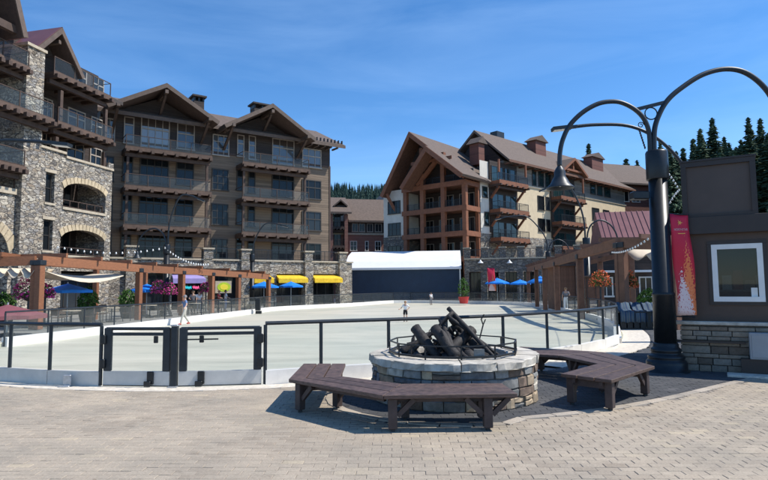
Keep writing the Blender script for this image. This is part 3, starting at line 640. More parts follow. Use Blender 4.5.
for ci, ch in enumerate(courses):
    a = rg.uniform(0, 0.5); end = a+2*math.pi
    while a < end-0.02:
        w = rg.choice([0.12, 0.18, 0.26, 0.34, 0.42])*rg.uniform(0.85, 1.15); w = min(w, end-a)
        if end-a-w < 0.09: w = end-a
        nseg = 2 if w < 0.2 else 4; zz = z+rg.uniform(0, 0.008)
        if w < 0.4 and rg.random() < 0.38:
            m1 = ch*rg.uniform(0.4, 0.6)
            ring_stone(a+0.006, a+w-0.006, zz+0.004, zz+m1-0.005, PR-0.12, PR+rg.uniform(-0.012, 0.018), rg.choice(smats), 'stone', rg, pit, 0.012, nseg); ring_stone(a+0.006, a+w-0.006, zz+m1+0.004, z+ch-0.004, PR-0.12, PR+rg.uniform(-0.012, 0.018), rg.choice(smats), 'stone', rg, pit, 0.012, nseg)
        else: ring_stone(a+0.006, a+w-0.006, zz+0.004, z+ch-0.004, PR-0.12, PR+rg.uniform(-0.014, 0.02), rg.choice(smats), 'stone', rg, pit, 0.013, nseg)
        a += w
    z += ch
a = 0.1; end = a+2*math.pi
while a < end-0.02:
    w = min(rg.uniform(0.34, 0.52), end-a)
    if end-a-w < 0.2: w = end-a
    ring_stone(a+0.005, a+w-0.005, 0.58, 0.7+rg.uniform(-0.008, 0.012), 0.86, PR+0.04+rg.uniform(-0.02, 0.025), rg.choice(['cap_stone', 'cap_stone', 'stone_pale', 'cap_stone']), 'capstone', rg, pit, 0.02, 5)
    a += w
bowl = MB(); bowl.lathe([(0.0, 0.5), (0.85, 0.5), (0.95, 0.6)], 32); bowl.ob('burner_bed', 'charred', pit, True)
# guard ring: octagon of flat bar top and bottom with short posts
oct_ = [(1.04*math.cos(R(a)), 1.04*math.sin(R(a))) for a in range(0, 360, 30)]
for z_, r_ in ((0.74, 0.02), (0.9, 0.012)):
    q = MB()
    for a, b in zip(oct_, oct_[1:]+oct_[:1]): q.bar((*a, z_), (*b, z_), r_*2, r_*1.6)
    q.ob('guard_rail', 'steel_black', pit)
for a in oct_:
    piece('guard_post', (a[0], a[1], 0.805), (0.022, 0.022, 0.21), 'steel_black', pit)
piece('burner_plate', (0.28, -0.92, 0.79), (0.16, 0.02, 0.13), 'stone_grey', pit, 0.004)
# steel logs heaped in the bowl
def logs():
    L_ = []
    def lp(x0, y0, z0, x1, y1, z1, r, nm='black steel log'): L_.append(((x0, y0, z0), (x1, y1, z1), r))
    lp(-0.28, -0.35, 0.66, -0.62, 0.05, 1.1, 0.085); lp(0.0, -0.62, 0.68, -0.32, -0.25, 1.12, 0.1)
    lp(0.2, -0.6, 0.68, 0.25, 0.35, 0.72, 0.1); lp(0.62, -0.5, 0.64, -0.05, 0.1, 1.42, 0.036); lp(0.75, -0.2, 0.64, -0.08, -0.05, 1.3, 0.03)
    lp(-0.75, -0.1, 0.66, 0.02, 0.02, 1.36, 0.035); lp(0.45, 0.5, 0.64, -0.02, 0, 1.25, 0.06); lp(-0.4, 0.55, 0.64, 0.1, 0.05, 1.15, 0.06)
    lp(-0.1, -0.3, 0.78, 0.35, 0.1, 1.05, 0.09); lp(0.5, -0.15, 0.66, 0.1, 0.25, 1.1, 0.085); lp(-0.85, 0.2, 0.66, -0.35, 0.3, 0.95, 0.08)
    lp(0.5, -0.35, 0.62, 0.3, 0.5, 0.68, 0.08); lp(-0.55, -0.45, 0.64, -0.7, 0.3, 0.7, 0.08); lp(-0.15, -0.55, 0.62, -0.2, 0.4, 0.66, 0.1)
    rl = random.Random(9)
    for k in range(34):
        a = rl.uniform(0, 6.28); rr = rl.uniform(0.35, 0.85); t = rl.uniform(0.1, 0.5); lp(rr*math.cos(a), rr*math.sin(a), 0.63, -t*0.4*math.cos(a)+rl.uniform(-.2, .2), -t*0.4*math.sin(a), rl.uniform(0.85, 1.3-0.35*abs(math.cos(a))), rl.choice([0.02, 0.03, 0.04, 0.055]))
    return L_
for i, (a, b, r_) in enumerate(logs()):
    A, B = Vector(a), Vector(b); q = MB(); rg2 = random.Random(i); N_ = 7; pts = [A+(B-A)*t/N_+Vector((rg2.uniform(-1, 1), rg2.uniform(-1, 1), rg2.uniform(-1, 1)))*r_*0.12 for t in range(N_+1)]
    q.tube(pts, [r_*rg2.uniform(0.8, 1.1) for _ in pts], 9); 
    d = (B-A).normalized()
    q.tube([A+(B-A)*0.45, A+(B-A)*0.5+Vector((0.3*rg2.uniform(-1, 1), 0.3*rg2.uniform(-1, 1), 0.5)).normalized()*r_*2.1], [r_*0.35, r_*0.22], 6)
    q.ob('steel_log', 'charred', pit, True)
q = MB(); q.tube([(0.42, -0.1, 0.9), (0.5, -0.05, 1.15), (0.47, -0.05, 1.24), (0.52, -0.05, 1.32)], 0.012, 5); q.tube([(0.5, -0.05, 1.15), (0.54, -0.05, 1.24)], 0.01, 5); q.ob('twig', 'charred', pit)
q = MB(); q.tube([(-0.72, -0.62, 0.72), (-0.7, -0.62, 0.98), (-0.66, -0.62, 1.05)], 0.014, 5); q.tube([(-0.78, -0.62, 0.9), (-0.66, -0.62, 0.92)], 0.03, 5); q.ob('twig', 'charred', pit)

# ------------------------------------------------------------------ benches
def bench(outer, inner, legs, label, top=0.47):
    c0 = outer[0]; root = empty('bench', (c0.x, c0.y, 0), 0, label, 'bench', None); O = [Vector((p.x-c0.x, p.y-c0.y, 0)) for p in outer]; I = [Vector((p.x-c0.x, p.y-c0.y, 0)) for p in inner]
    NP = 3
    for s in range(len(O)-1):
        for k in range(NP):
            t0, t1 = k/NP+0.012, (k+1)/NP-0.012; d = (O[s+1]-O[s]).normalized()
            q = [O[s].lerp(I[s], t0)+d*0.004, O[s+1].lerp(I[s+1], t0)-d*0.004, O[s+1].lerp(I[s+1], t1)-d*0.004, O[s].lerp(I[s], t1)+d*0.004]
            bm = bmesh.new(); vv = [bm.verts.new((p.x, p.y, z)) for z in (top-0.05, top) for p in q]
            for f in ((0, 1, 2, 3), (7, 6, 5, 4), (0, 4, 5, 1), (1, 5, 6, 2), (2, 6, 7, 3), (3, 7, 4, 0)): bm.faces.new([vv[i] for i in f])
            bmesh.ops.recalc_face_normals(bm, faces=bm.faces); bmesh.ops.bevel(bm, geom=list(bm.edges), offset=0.006, segments=1, affect='EDGES')
            me = bpy.data.meshes.new('plank'); bm.to_mesh(me); bm.free(); me.materials.append(MATS['bench_wood']); link('plank', me, root)
        for tt in (0.24, 0.76):
            a = O[s].lerp(I[s], tt); b = O[s+1].lerp(I[s+1], tt); q = MB(); d = (b-a).normalized()
            q.bar(a+d*0.05+Vector((0, 0, top-0.085)), b-d*0.05+Vector((0, 0, top-0.085)), 0.05, 0.066); q.ob('apron', 'bench_leg', root)
    for (s, t) in legs:
        mid_o = O[s].lerp(O[s+1], t); mid_i = I[s].lerp(I[s+1], t); dd = (O[s+1]-O[s]).normalized(); ang = math.atan2(dd.y, dd.x)
        pr = []
        for tt in (0.14, 0.86):
            p = mid_o.lerp(mid_i, tt); o = piece('leg', (p.x, p.y, (top-0.05)/2+0.02), (0.11, 0.11, top-0.05-0.05), 'bench_leg', root, 0.008); o.rotation_euler = (0, 0, ang); pr.append(p)
            piece('foot', (p.x, p.y, 0.0225), (0.05, 0.05, 0.045), 'steel_dark', root)
            for sg in (-1, 1):
                e = p+dd*sg*0.27
                L_ = (O[s+1]-O[s]).length; pos = (t*L_)+sg*0.27
                if 0.02 < pos < L_-0.02:
                    q = MB(); q.bar((p.x+dd.x*sg*0.06, p.y+dd.y*sg*0.06, 0.2), (e.x, e.y, top-0.07), 0.05, 0.06); q.ob('brace', 'bench_leg', root)
        q = MB(); q.bar((pr[0].x, pr[0].y, top-0.11), (pr[1].x, pr[1].y, top-0.11), 0.07, 0.11); q.ob('cross_bearer', 'bench_leg', root)
    return root
Z = 0.47
bo = [G(303, 363.5, Z), G(288, 379, Z), G(383, 395.5, Z), G(518, 393.5, Z)]; bi = [G(346, 363.5, Z), G(341, 376, Z), G(402, 383.5, Z), G(502, 383, Z)]
bench(bo, bi, [(0, 0.15), (1, 0.06), (2, 0.05), (2, 0.78)], 'long dark timber bench bending in three lengths round the pale left rim of the fire pit'.replace('pale left rim of the ', ''))
bo2 = [G(612, 380, Z), G(655.5, 366, Z), G(604, 352, Z), G(521, 346.5, Z)]; bi2 = [G(560, 373.5, Z), G(597, 363.5, Z), G(558, 355.5, Z), G(500, 352, Z)]
bench(bo2, bi2, [(0, 0.1), (0, 0.92), (1, 0.8), (2, 0.7)], 'dark timber angled bench between the fire pit and the big black lamp post')

# ------------------------------------------------------------------ lamp posts
def lamp_shade(parent, x, z, s=1.0, y=0):
    q = MB(); q.lathe([(0.035*s, 0.5*s), (0.05*s, 0.47*s), (0.085*s, 0.42*s), (0.115*s, 0.36*s), (0.115*s, 0.26*s), (0.15*s, 0.2*s), (0.2*s, 0.1*s), (0.285*s, 0.02*s), (0.29*s, 0.0), (0.27*s, 0.0), (0.18*s, 0.1*s), (0.06*s, 0.2*s)], 24, (x, y)); q.v = [(a, b, c+z) for a, b, c in q.v]
    o = q.ob('lamp_shade', 'steel_dark', parent, True)
    b = MB(); b.lathe([(0.02*s, 0.2*s), (0.06*s, 0.14*s), (0.06*s, 0.08*s), (0.02*s, 0.04*s)], 10, (x, y)); b.v = [(a, b_, c+z) for a, b_, c in b.v]; b.ob('bulb', 'bulb', o, True)
    return o
def led_head(parent, p, ang, s=1.0):
    """flat street-lamp head with a pale lens underneath"""
    d = Vector((math.cos(ang), 0, math.sin(ang))); q = MB(); p = Vector(p)
    q.bar(p, p+d*0.62*s, 0.3*s, 0.1*s); q.bar(p-d*0.16*s, p+d*0.02, 0.14*s, 0.085*s); o = q.ob('lamp_head', 'steel_dark', parent)
    l = MB(); l.bar(p+d*0.12*s-Vector((0, 0, 0.056*s)), p+d*0.58*s-Vector((0, 0, 0.056*s)), 0.24*s, 0.02); l.ob('lens', 'white_paint', o); return o
BASE = [(0.39, 0), (0.39, 0.16), (0.375, 0.2), (0.35, 0.215), (0.34, 0.235), (0.355, 0.26), (0.345, 0.3), (0.31, 0.325), (0.285, 0.335), (0.28, 0.37), (0.295, 0.395), (0.29, 0.43), (0.265, 0.455), (0.245, 0.47), (0.24, 0.53), (0.225, 0.56)]
def lamp_post(loc, label, bell=-1, head=1, arm_pts=None, bell_pts=None, group=None, rz=0, sc=1.0, seg=20):
    root = empty('lamp_post', loc, rz, label, 'lamp post', group)
    q = MB(); q.lathe([(0.43, -0.02), (0.43, 0.03)] + [(r, z+0.03) for r, z in BASE], seg+8); q.ob('base', 'steel_black', root, True)
    q = MB(); q.lathe([(0.215, 0.59), (0.212, 1.55), (0.222, 1.56), (0.222, 1.6), (0.2, 1.62), (0.18, 4.15)], seg+4); q.ob('column', 'steel_black', root, True)
    q = MB(); q.lathe([(0.17, 3.98), (0.215, 3.985), (0.22, 4.0), (0.22, 4.56), (0.2, 4.6), (0.02, 4.62)], seg+4); q.ob('collar', 'steel_black', root, True)
    if arm_pts is None: arm_pts = [(0.06, 4.55), (0.1, 5.3), (0.35, 6.1), (0.9, 6.9), (1.7, 7.4), (2.5, 7.5)]
    if head:
        pts = spline([Vector((head*x, 0, z)) for x, z in arm_pts], 6); q = MB(); q.tube(pts, 0.055, 8); q.ob('arm', 'steel_dark', root, True)
        e = pts[-1]; t = (pts[-1]-pts[-2]).normalized(); led_head(root, e, math.atan2(t.z, t.x))
    if bell:
        bp = bell_pts or [(0.06, 4.55), (0.12, 4.95), (0.35, 5.4), (0.85, 5.66), (1.4, 5.45), (1.75, 5.0), (1.9, 4.5), (1.92, 4.2)]
        pts = spline([Vector((bell*x, 0, z)) for x, z in bp], 6); q = MB(); q.tube(pts, 0.05, 8); q.ob('arm', 'steel_dark', root, True); e = pts[-1]; lamp_shade(root, e.x, e.z-0.48)
    return root
# the big post beside the bench
pb = G(667, 371.5); PP = Vector((pb.x, pb.y, 0)); PY = PP.y
def pl(x, y): 
    q = AT(x, y, PY); return (q.x-PP.x, q.z)
bell_path = [pl(650, 152), pl(649, 132.5), pl(644, 119), pl(635, 109.5), pl(622.5, 103), pl(611, 101.5), pl(597.5, 104), pl(582.5, 112.5), pl(570, 125), pl(563, 139), pl(560, 152.5), pl(559.5, 166)]
arch_path = [pl(654, 152), pl(654.5, 130), pl(659, 115), pl(667, 101), pl(680, 89), pl(703, 74.5), pl(727, 69), pl(748, 74), pl(768, 92), pl(783, 122)]
bigpost = lamp_post(PP, 'thick black lamp post with arched arms and moulded base carrying a red banner', -1, 0, None, [(-x, z) for x, z in bell_path])
pts = spline([Vector((x, 0, z)) for x, z in arch_path], 6); q = MB(); q.tube(pts, 0.055, 10); q.ob('arm', 'steel_dark', bigpost, True); led_head(bigpost, pts[-1], -1.0)
q = MB(); a, b = pl(636, 109.5), pl(666, 102); q.bar((a[0], 0, a[1]), (b[0], 0, b[1]), 0.05, 0.07); q.ob('brace', 'steel_dark', bigpost)
c = pl(651, 113.5); q = MB(); q.tube([(c[0]+0.13*math.cos(R(t)), 0, c[1]+0.13*math.sin(R(t))) for t in range(0, 360, 20)], 0.014, 6, closed=True); q.ob('scroll', 'steel_dark', bigpost, True)
q = MB(); c2 = pl(641, 125); q.tube([(c2[0]+0.07*math.cos(R(t))*(1-t/700), 0.01, c2[1]+0.07*math.sin(R(t))*(1-t/700)) for t in range(0, 500, 20)], 0.01, 6); q.ob('scroll', 'steel_dark', bigpost, True)
q = MB(); rgc = random.Random(4); c3 = pl(640.5, 130); c4 = pl(646, 147)
for k in range(8):
    t = k/7; q.lathe([(0.012, -0.03), (0.022, 0), (0.012, 0.03)], 6, (c3[0]+(c4[0]-c3[0])*t, 0.05)); 
    for i in range(len(q.v)-18, len(q.v)): q.v[i] = (q.v[i][0], q.v[i][1], q.v[i][2]+c3[1]+(c4[1]-c3[1])*t)
q.ob('chain', 'steel_dark', bigpost)
# camera box on the column
c5 = pl(638, 196); bx('sensor_box', c5[0]-0.14, c5[0]+0.2, -0.12, 0.12, c5[1]-0.08, c5[1]+0.09, 'steel_black', bigpost, 0.02)
# banner rods and banner
t0, t1 = pl(666, 214.5), pl(686, 219); b0, b1 = pl(672, 316), pl(684, 319)
for zr in (t0[1], b0[1]):
    q = MB(); q.tube([(0.15, -0.08, zr), (t1[0]+0.03, -0.08, zr-0.02)], 0.015, 8); q.ob('banner_rod', 'steel_black', bigpost)
def banner_mat(name, w, h):
    mt, N, L, b = new_mat(name); t = N.new('ShaderNodeTexCoord'); sp = N.new('ShaderNodeSeparateXYZ'); L.new(t.outputs['UV'], sp.inputs[0])
    n = N.new('ShaderNodeTexNoise'); n.inputs['Scale'].default_value = 12; n.inputs['Detail'].default_value = 3; mpn = N.new('ShaderNodeMapping'); mpn.inputs['Scale'].default_value = (1.2, 3.6, 1); L.new(t.outputs['UV'], mpn.inputs[0]); L.new(mpn.outputs[0], n.inputs['Vector'])
    def m_(op, a, bb):
        k = N.new('ShaderNodeMath'); k.operation = op
        for i, q_ in enumerate((a, bb)):
            if isinstance(q_, (int, float)): k.inputs[i].default_value = q_
            else: L.new(q_, k.inputs[i])
        return k.outputs[0]
    def tree(cx, top, width, thr):
        dx = m_('ABSOLUTE', m_('SUBTRACT', sp.outputs[0], cx), 0); lim = m_('MULTIPLY', m_('SUBTRACT', top, sp.outputs[1]), width)
        e = m_('SUBTRACT', lim, dx); jag = m_('MULTIPLY', m_('SUBTRACT', n.outputs['Fac'], thr), 0.9)
        return m_('GREATER_THAN', m_('ADD', m_('MINIMUM', e, 0.14), jag), 0.05)
    a1 = tree(0.7, 0.66, 0.75, 0.46); a2 = tree(0.38, 0.42, 1.3, 0.47)
    red = ramp(N, L, sp.outputs[1], [(0, (0.4, 0.03, 0.04)), (0.5, (0.62, 0.012, 0.04)), (1, (0.55, 0.008, 0.05))])
    x1 = N.new('ShaderNodeMix'); x1.data_type = 'RGBA'; L.new(a1, x1.inputs[0]); L.new(red.outputs[0], x1.inputs[6]); x1.inputs[7].default_value = (0.85, 0.22, 0.07, 1)
    x2 = N.new('ShaderNodeMix'); x2.data_type = 'RGBA'; L.new(a2, x2.inputs[0]); L.new(x1.outputs[2], x2.inputs[6]); x2.inputs[7].default_value = (0.8, 0.6, 0.56, 1)
    L.new(x2.outputs[2], b.inputs['Base Color']); b.inputs['Roughness'].default_value = 0.6
banner_mat('banner_print', 1, 1)
def banner(loc, w, h, label, bow=0.1, rz=0, text=True):
    root = empty('banner', loc, rz, label, 'banner'); NX, NZ = 6, 20; vs, fs, uv = [], [], []
    def S(u, v): return (u*w+0.16*w*(1-v)**1.5+0.06*w*math.sin(v*5)*(1-v), -bow*math.sin(math.pi*(v**0.8))*(0.4+0.6*u)-0.03*math.sin(v*9+u*3), -h*(1-v)+0.03*h*0*(u))
    for j in range(NZ+1):
        for i in range(NX+1): vs.append(S(i/NX, j/NZ)); uv.append((i/NX, j/NZ))
    fs = [(j*(NX+1)+i, j*(NX+1)+i+1, (j+1)*(NX+1)+i+1, (j+1)*(NX+1)+i) for j in range(NZ) for i in range(NX)]
    me = bpy.data.meshes.new('cloth'); me.from_pydata(vs, [], fs); l = me.uv_layers.new(name='UVMap')
    for p in me.loops: l.data[p.index].uv = uv[p.vertex_index]
    me.materials.append(MATS['banner_print']); me.polygons.foreach_set('use_smooth', [True]*len(me.polygons)); o = link('cloth', me, root); so = o.modifiers.new('thick', 'SOLIDIFY'); so.thickness = 0.004
    if text:
        cu = bpy.data.curves.new('lettering', 'FONT'); cu.body = 'NORTHSTAR'; cu.size = 0.085; cu.align_x = 'CENTER'; cu.extrude = 0.001; ot = bpy.data.objects.new('lettering', cu); COL.objects.link(ot)
        dg_ = bpy.context.evaluated_depsgraph_get(); me2 = bpy.data.meshes.new_from_object(ot.evaluated_get(dg_)); bpy.data.objects.remove(ot); me2.materials.clear(); me2.materials.append(MATS['print_white'])
        sx = w*0.72/max(1e-3, max(v.co.x for v in me2.vertices)*2); pp = S(0.5, 0.83)
        for v in me2.vertices: v.co = Vector((v.co.x*sx, 0, v.co.y*max(sx, 0.8)))
        ol = link('lettering', me2, root, (pp[0], pp[1]-0.02, pp[2])); ol.rotation_euler = (R(-6), 0, 0)
        ul = piece('underline', (pp[0], pp[1]-0.012, pp[2]-0.06), (w*0.45, 0.004, 0.012), 'gold', root)
        e = MB(); cc = S(0.5, 0.91)
        for a in range(0, 360, 60):
            r0 = 0.05 if a % 120 else 0.07; e.add([(cc[0], cc[1]-0.015, cc[2]), (cc[0]+0.022*math.cos(R(a-20)), cc[1]-0.015, cc[2]+0.022*math.sin(R(a-20))), (cc[0]+r0*math.cos(R(a)), cc[1]-0.015, cc[2]+r0*math.sin(R(a))), (cc[0]+0.022*math.cos(R(a+20)), cc[1]-0.015, cc[2]+0.022*math.sin(R(a+20)))], [(0, 1, 2, 3)])
        e.ob('emblem', 'gold', root)
    return root
banner((PP.x+t0[0]+0.02, PP.y-0.1, t0[1]), t1[0]-t0[0]-0.02, t0[1]-b0[1]-0.02, 'red printed banner with white and orange trees hanging on the black lamp post', 0.05, 0)

# ------------------------------------------------------------------ brown kiosk
p0 = G(685, 369.5); K = Frame(100, 20, 300, 20); K.setup(Vector((p0.x, p0.y, 0)), Vector((0.86, -0.51, 0)))
ki = empty('kiosk', K.O, K.rz, 'dark brown kiosk with white framed window and stone base', 'kiosk')
KL, KD = 4.2, 3.2; ZC = K.Z(690, 324); ZF = K.Z(690, 235)
(wu0, wz0) = K.px(714, 301.5); (wu1, wz1) = K.px(762, 243)
wall_holes(0.02, KL, 0.0, ZF+0.02, 0.0, 0.12, [(wu0+0.06, wu1-0.06, wz0+0.06, wz1-0.06)]).ob('wall', 'kiosk_wall', ki)
bx('side_wall', 0.02, 0.14, 0.122, KD, 0, ZF+0.02, 'kiosk_wall', ki); bx('side_wall', KL-0.12, KL, 0.122, KD, 0, ZF+0.02, 'kiosk_wall', ki); bx('back_wall', 0.142, KL-0.122, KD-0.12, KD, 0, ZF+0.02, 'kiosk_wall', ki)
bx('floor', 0.142, KL-0.122, 0.122, KD-0.122, 0.0, 0.1, 'wood_brown', ki)
# shelf and goods seen dimly through the pane
bx('shelf', 0.3, KL-0.3, 0.3, 0.62, 1.62, 1.66, 'cap_pale', ki)
for k in range(7): piece('shelf_box', (wu0+0.05+k*0.2, 0.45, 1.66+0.1+0.05*(k % 3)), (0.17, 0.2, 0.2+0.1*(k % 3)), ['cloth_grey', 'cloth_white', 'cloth_red'][k % 3], ki)
fr = MB(); f = 0.1
fr.box(wu0, wu1, -0.05, 0.06, wz1-f, wz1); fr.box(wu0, wu1, -0.06, 0.06, wz0, wz0+f); fr.box(wu0, wu0+f, -0.047, 0.06, wz0+f, wz1-f); fr.box(wu1-f, wu1, -0.047, 0.06, wz0+f, wz1-f)
w = fr.ob('window', 'white_paint', ki); bx('pane', wu0+f-0.01, wu1-f+0.01, 0.01, 0.022, wz0+f-0.01, wz1-f+0.01, 'kiosk_glass', w); bx('notice', wu1-f-0.13, wu1-f-0.02, -0.002, 0.006, wz0+f, wz0+f+0.18, 'white_paint', w)
tr = MB(); e_ = 0.07
tr.box(wu0-e_, wu1+e_, -0.03, -0.003, wz1+0.003, wz1+e_); tr.box(wu0-e_, wu1+e_, -0.03, -0.003, wz0-e_, wz0-0.003); tr.box(wu0-e_, wu0-0.003, -0.03, -0.003, wz0, wz1); tr.box(wu1+0.003, wu1+e_, -0.03, -0.003, wz0, wz1); tr.ob('window_trim', 'kiosk_trim', ki)
bx('corner_board', 0.0, 0.12, -0.03, -0.003, ZC+0.07, ZF, 'kiosk_trim', ki)
rz0 = K.Z(690, 235, -0.35); rz1 = K.Z(690, 214, -0.35)
bx('roof', 0.06, KL+0.3, -0.1, KD+0.3, ZF+0.022, ZF+0.2, 'kiosk_trim', ki, 0.01); bx('fascia', 0.04, KL+0.33, -0.14, -0.101, ZF+0.0, ZF+0.36, 'kiosk_trim', ki, 0.006); bx('roof_deck', 0.07, KL+0.25, -0.09, KD+0.25, ZF+0.203, ZF+0.33, 'kiosk_trim', ki)
(su0, sz1) = K.px(680, 163.5, -0.1); (su1, _) = K.px(755, 157, -0.1); sz0 = ZF+0.332
bx('sign_box', su0+0.06, su1-0.06, -0.04, 1.4, sz0, sz1-0.05, 'kiosk_panel', ki)
for (a0, a1, c0, c1) in ((su0, su1, sz1-0.1, sz1), (su0, su1, sz0, sz0+0.08)): bx('box_frame', a0, a1, -0.1, -0.042, c0, c1, 'kiosk_trim', ki)
for (a0, a1) in ((su0, su0+0.1), (su1-0.1, su1)): bx('box_frame', a0, a1, -0.1, -0.042, sz0+0.082, sz1-0.102, 'kiosk_trim', ki)
bx('box_cap', su0-0.02, su1+0.02, -0.12, 1.45, sz1+0.002, sz1+0.04, 'kiosk_trim', ki)
cz = ZC
bx('stone_cap', -0.12, KL, -0.2, -0.003, cz, cz+0.07, 'cap_stone', ki, 0.01)
bx('base_core', -0.02, KL-0.01, -0.1, -0.004, 0, cz-0.002, 'mortar', ki)
rgk = random.Random(5); z = 0.0; hs_ = []
while z < cz-0.06:
    h = rgk.choice([0.085, 0.11, 0.14, 0.16]); h = min(h, cz-0.004-z); hs_.append((z, h)); z += h
for (z, h) in hs_:
    u = -0.05
    while u < KL-0.1:
        w_ = min(rgk.uniform(0.18, 0.55), KL-u); w_ = w_ if KL-u-w_ > 0.12 else KL-u
        piece('stone', (u+w_/2, -0.115+rgk.uniform(-0.008, 0.008), z+h/2), (w_-0.014, 0.09, h-0.012), rgk.choice(['ashlar_a', 'ashlar_b', 'ashlar_c', 'ashlar_d', 'ashlar_b']), ki, 0.008, 0.004, rgk.randint(0, 30)); u += w_
# ledge and recessed dark opening with grey cabinet
zl = K.Z(700, 341, -0.2); (cu0, cz1) = K.px(748.5, 332.5, -0.35); (_, cz0) = K.px(760, 359.5, -0.35)
bx('ledge', -0.3, cu0-0.05, -0.24, -0.165, zl-0.03, zl+0.015, 'kiosk_trim', ki)
cab = empty('utility_cabinet', K.O+K.u*(cu0+0.35)+K.n*(-0.36), K.rz, 'grey metal utility cabinet mounted on dark plinth at the kiosk base', 'cabinet')
bx('plinth', -0.5, 0.4, -0.02, 0.17, 0, cz0-0.002, 'kiosk_trim', cab); bx('body', -0.35, 0.38, -0.06, 0.17, cz0, cz1, 'grey_box', cab, 0.012); bx('door', -0.31, 0.34, -0.072, -0.062, cz0+0.04, cz1-0.04, 'grey_box', cab, 0.003)
bx('slab', -0.75, 0.5, -0.4, -0.022, -0.02, 0.05, 'concrete_light', cab, 0.01)

# ------------------------------------------------------------------ stone loggia building on the left
A = Frame(61, 37.7, 104, 41.6)
b1 = empty('apartment_building', A.O, A.rz, 'stone fronted apartment building with arched loggias and timber balconies', 'building')
uT0, uT1 = A.U(13.5), A.U(32); uE = A.U(110); uL = A.U(-45)
zpar = A.Z(85, 163.5); zstep = A.Z(50, 150); ztow = A.Z(24, 43, -0.4); zleft = A.Z(10, 194)
holes = []
def hole(x0, x1, yb, yt, rise=None, xr=None):
    u0, u1 = A.U(x0), A.U(x1); z0 = A.Z((x0+x1)/2, yb); z1 = A.Z((x0+x1)/2, yt); h = (u0, u1, z0, z1-(rise or 0)) + ((rise,) if rise else ()); holes.append(h); return h
hw1 = hole(43, 52, 202.5, 172); hw2 = hole(42.5, 52, 250.5, 219.5)
ha1 = hole(61, 104, 210, 182, 0.75); ha2 = hole(60, 104, 256, 228.5, 0.75)
hs1 = (A.U(62), A.U(100), 0.0, 3.0); hs2 = (A.U(24), A.U(42), 0.0, 3.0); holes += [hs1, hs2]
um = A.U(61)
wall_holes(uT1-0.002, uE, 0, lambda u: zpar if u > um else zpar, 0, 0.5, holes).ob('stone_wall', 'rubble', b1)
bx('stone_parapet', uT1, um, 0.002, 0.5, zpar+0.001, zstep, 'rubble', b1); bx('parapet_cap', uT1+0.002, um+0.1, -0.1, 0.55, zstep+0.002, zstep+0.16, 'cap_pale', b1)
bx('parapet_cap', um+0.102, uE+0.05, -0.1, 0.55, zpar+0.002, zpar+0.16, 'cap_pale', b1); bx('corner_pier', uE-0.5, uE+0.03, -0.06, 0.5, zpar+0.162, zpar+0.55, 'rubble', b1)
bx('end_wall', uE-0.5, uE, 0.502, 9, 0, zpar, 'rubble', b1)
for h in (ha1, ha2):
    um_ = (h[0]+h[1])/2; n_ = 13
    for k in range(n_):
        ta, tb = -1+2*k/n_, -1+2*(k+1)/n_; pa = []
        for t in (ta+0.008, tb-0.008):
            z_ = h[3]+h[4]*math.sqrt(max(0, 1-t*t*0.97))-h[4]*math.sqrt(0.03); pa.append((um_+t*(h[1]-h[0])/2, z_))
        nx_ = (ta+tb)/2*0.2; q = MB(); q.prism([pa[0], pa[1], (pa[1][0]+nx_, pa[1][1]+0.38), (pa[0][0]+nx_, pa[0][1]+0.38)], 'y', -0.06, 0.06); q.ob('arch_stone', 'arch_stone', b1)
    bx('sill', h[0]-0.05, h[1]+0.05, -0.08, 0.2, h[2]-0.18, h[2]-0.003, 'cap_pale', b1)
    bx('loggia_floor', h[0]-0.2, h[1]+0.2, 0.502, 2.6, h[2]-0.3, h[2]-0.01, 'wood_brown', b1)
    railing(h[0]+0.02, h[1]-0.02, 0.2, 0.4, h[2], 0.55, 5, sides=False).ob('railing', 'wood_brown', b1)
    window(b1, h[0]+2.0, h[1]-0.5, h[2]+0.05, h[2]+2.2, 2.598, 2, 1, 'fascia')
for h in (hw1, hw2):
    bx('sill', h[0]-0.08, h[1]+0.08, -0.07, 0.2, h[2]-0.14, h[2]-0.002, 'cap_pale', b1); bx('lintel', h[0]-0.12, h[1]+0.12, -0.05, 0.1, h[3]+0.003, h[3]+0.2, 'cap_pale', b1); window(b1, h[0]+0.003, h[1]-0.003, h[2]+0.003, h[3]-0.003, 0.3, 1, 2, 'win_frame_dark')
bx('back_wall', uT1+0.1, uE-0.502, 2.6, 2.9, 0, zpar, 'siding_dark', b1)
for h in (hs1, hs2): window(b1, h[0]+0.05, h[1]-0.05, 0.1, 2.9, 0.9, 3, 1, 'win_frame_dark', name='shop_window')
# stone tower and the arched base to its left
bx('stone_tower', uT0, uT1-0.004, -0.4, 3, 0, ztow, 'rubble', b1); bx('tower_cap', uT0-0.1, uT1+0.08, -0.5, 3, ztow+0.002, ztow+0.18, 'cap_pale', b1)
hl = (A.U(-40), A.U(14.5)-0.4, 0.0, A.Z(8, 254), 1.9)
wall_holes(uL, uT0-0.002, 0, zleft, 0, 0.5, [hl]).ob('stone_wall', 'rubble', b1); bx('wall_cap', uL, uT0-0.01, -0.12, 0.55, zleft+0.002, zleft+0.35, 'cap_pale', b1)
um_ = (hl[0]+hl[1])/2
for k in range(7, 14):
    ta, tb = -1+2*k/14, -1+2*(k+1)/14; pa = [(um_+t*(hl[1]-hl[0])/2, hl[3]+hl[4]*math.sqrt(max(0, 1-t*t*0.97))-hl[4]*math.sqrt(0.03)) for t in (ta+0.008, tb-0.008)]
    nx_ = (ta+tb)/2*0.5; q = MB(); q.prism([pa[0], pa[1], (pa[1][0]+nx_, pa[1][1]+0.5), (pa[0][0]+nx_, pa[0][1]+0.5)], 'y', -0.06, 0.06); q.ob('arch_stone', 'arch_stone', b1)
bx('back_wall', uL, uT0-0.01, 1.8, 2.1, 0, 20, 'siding_dark', b1)
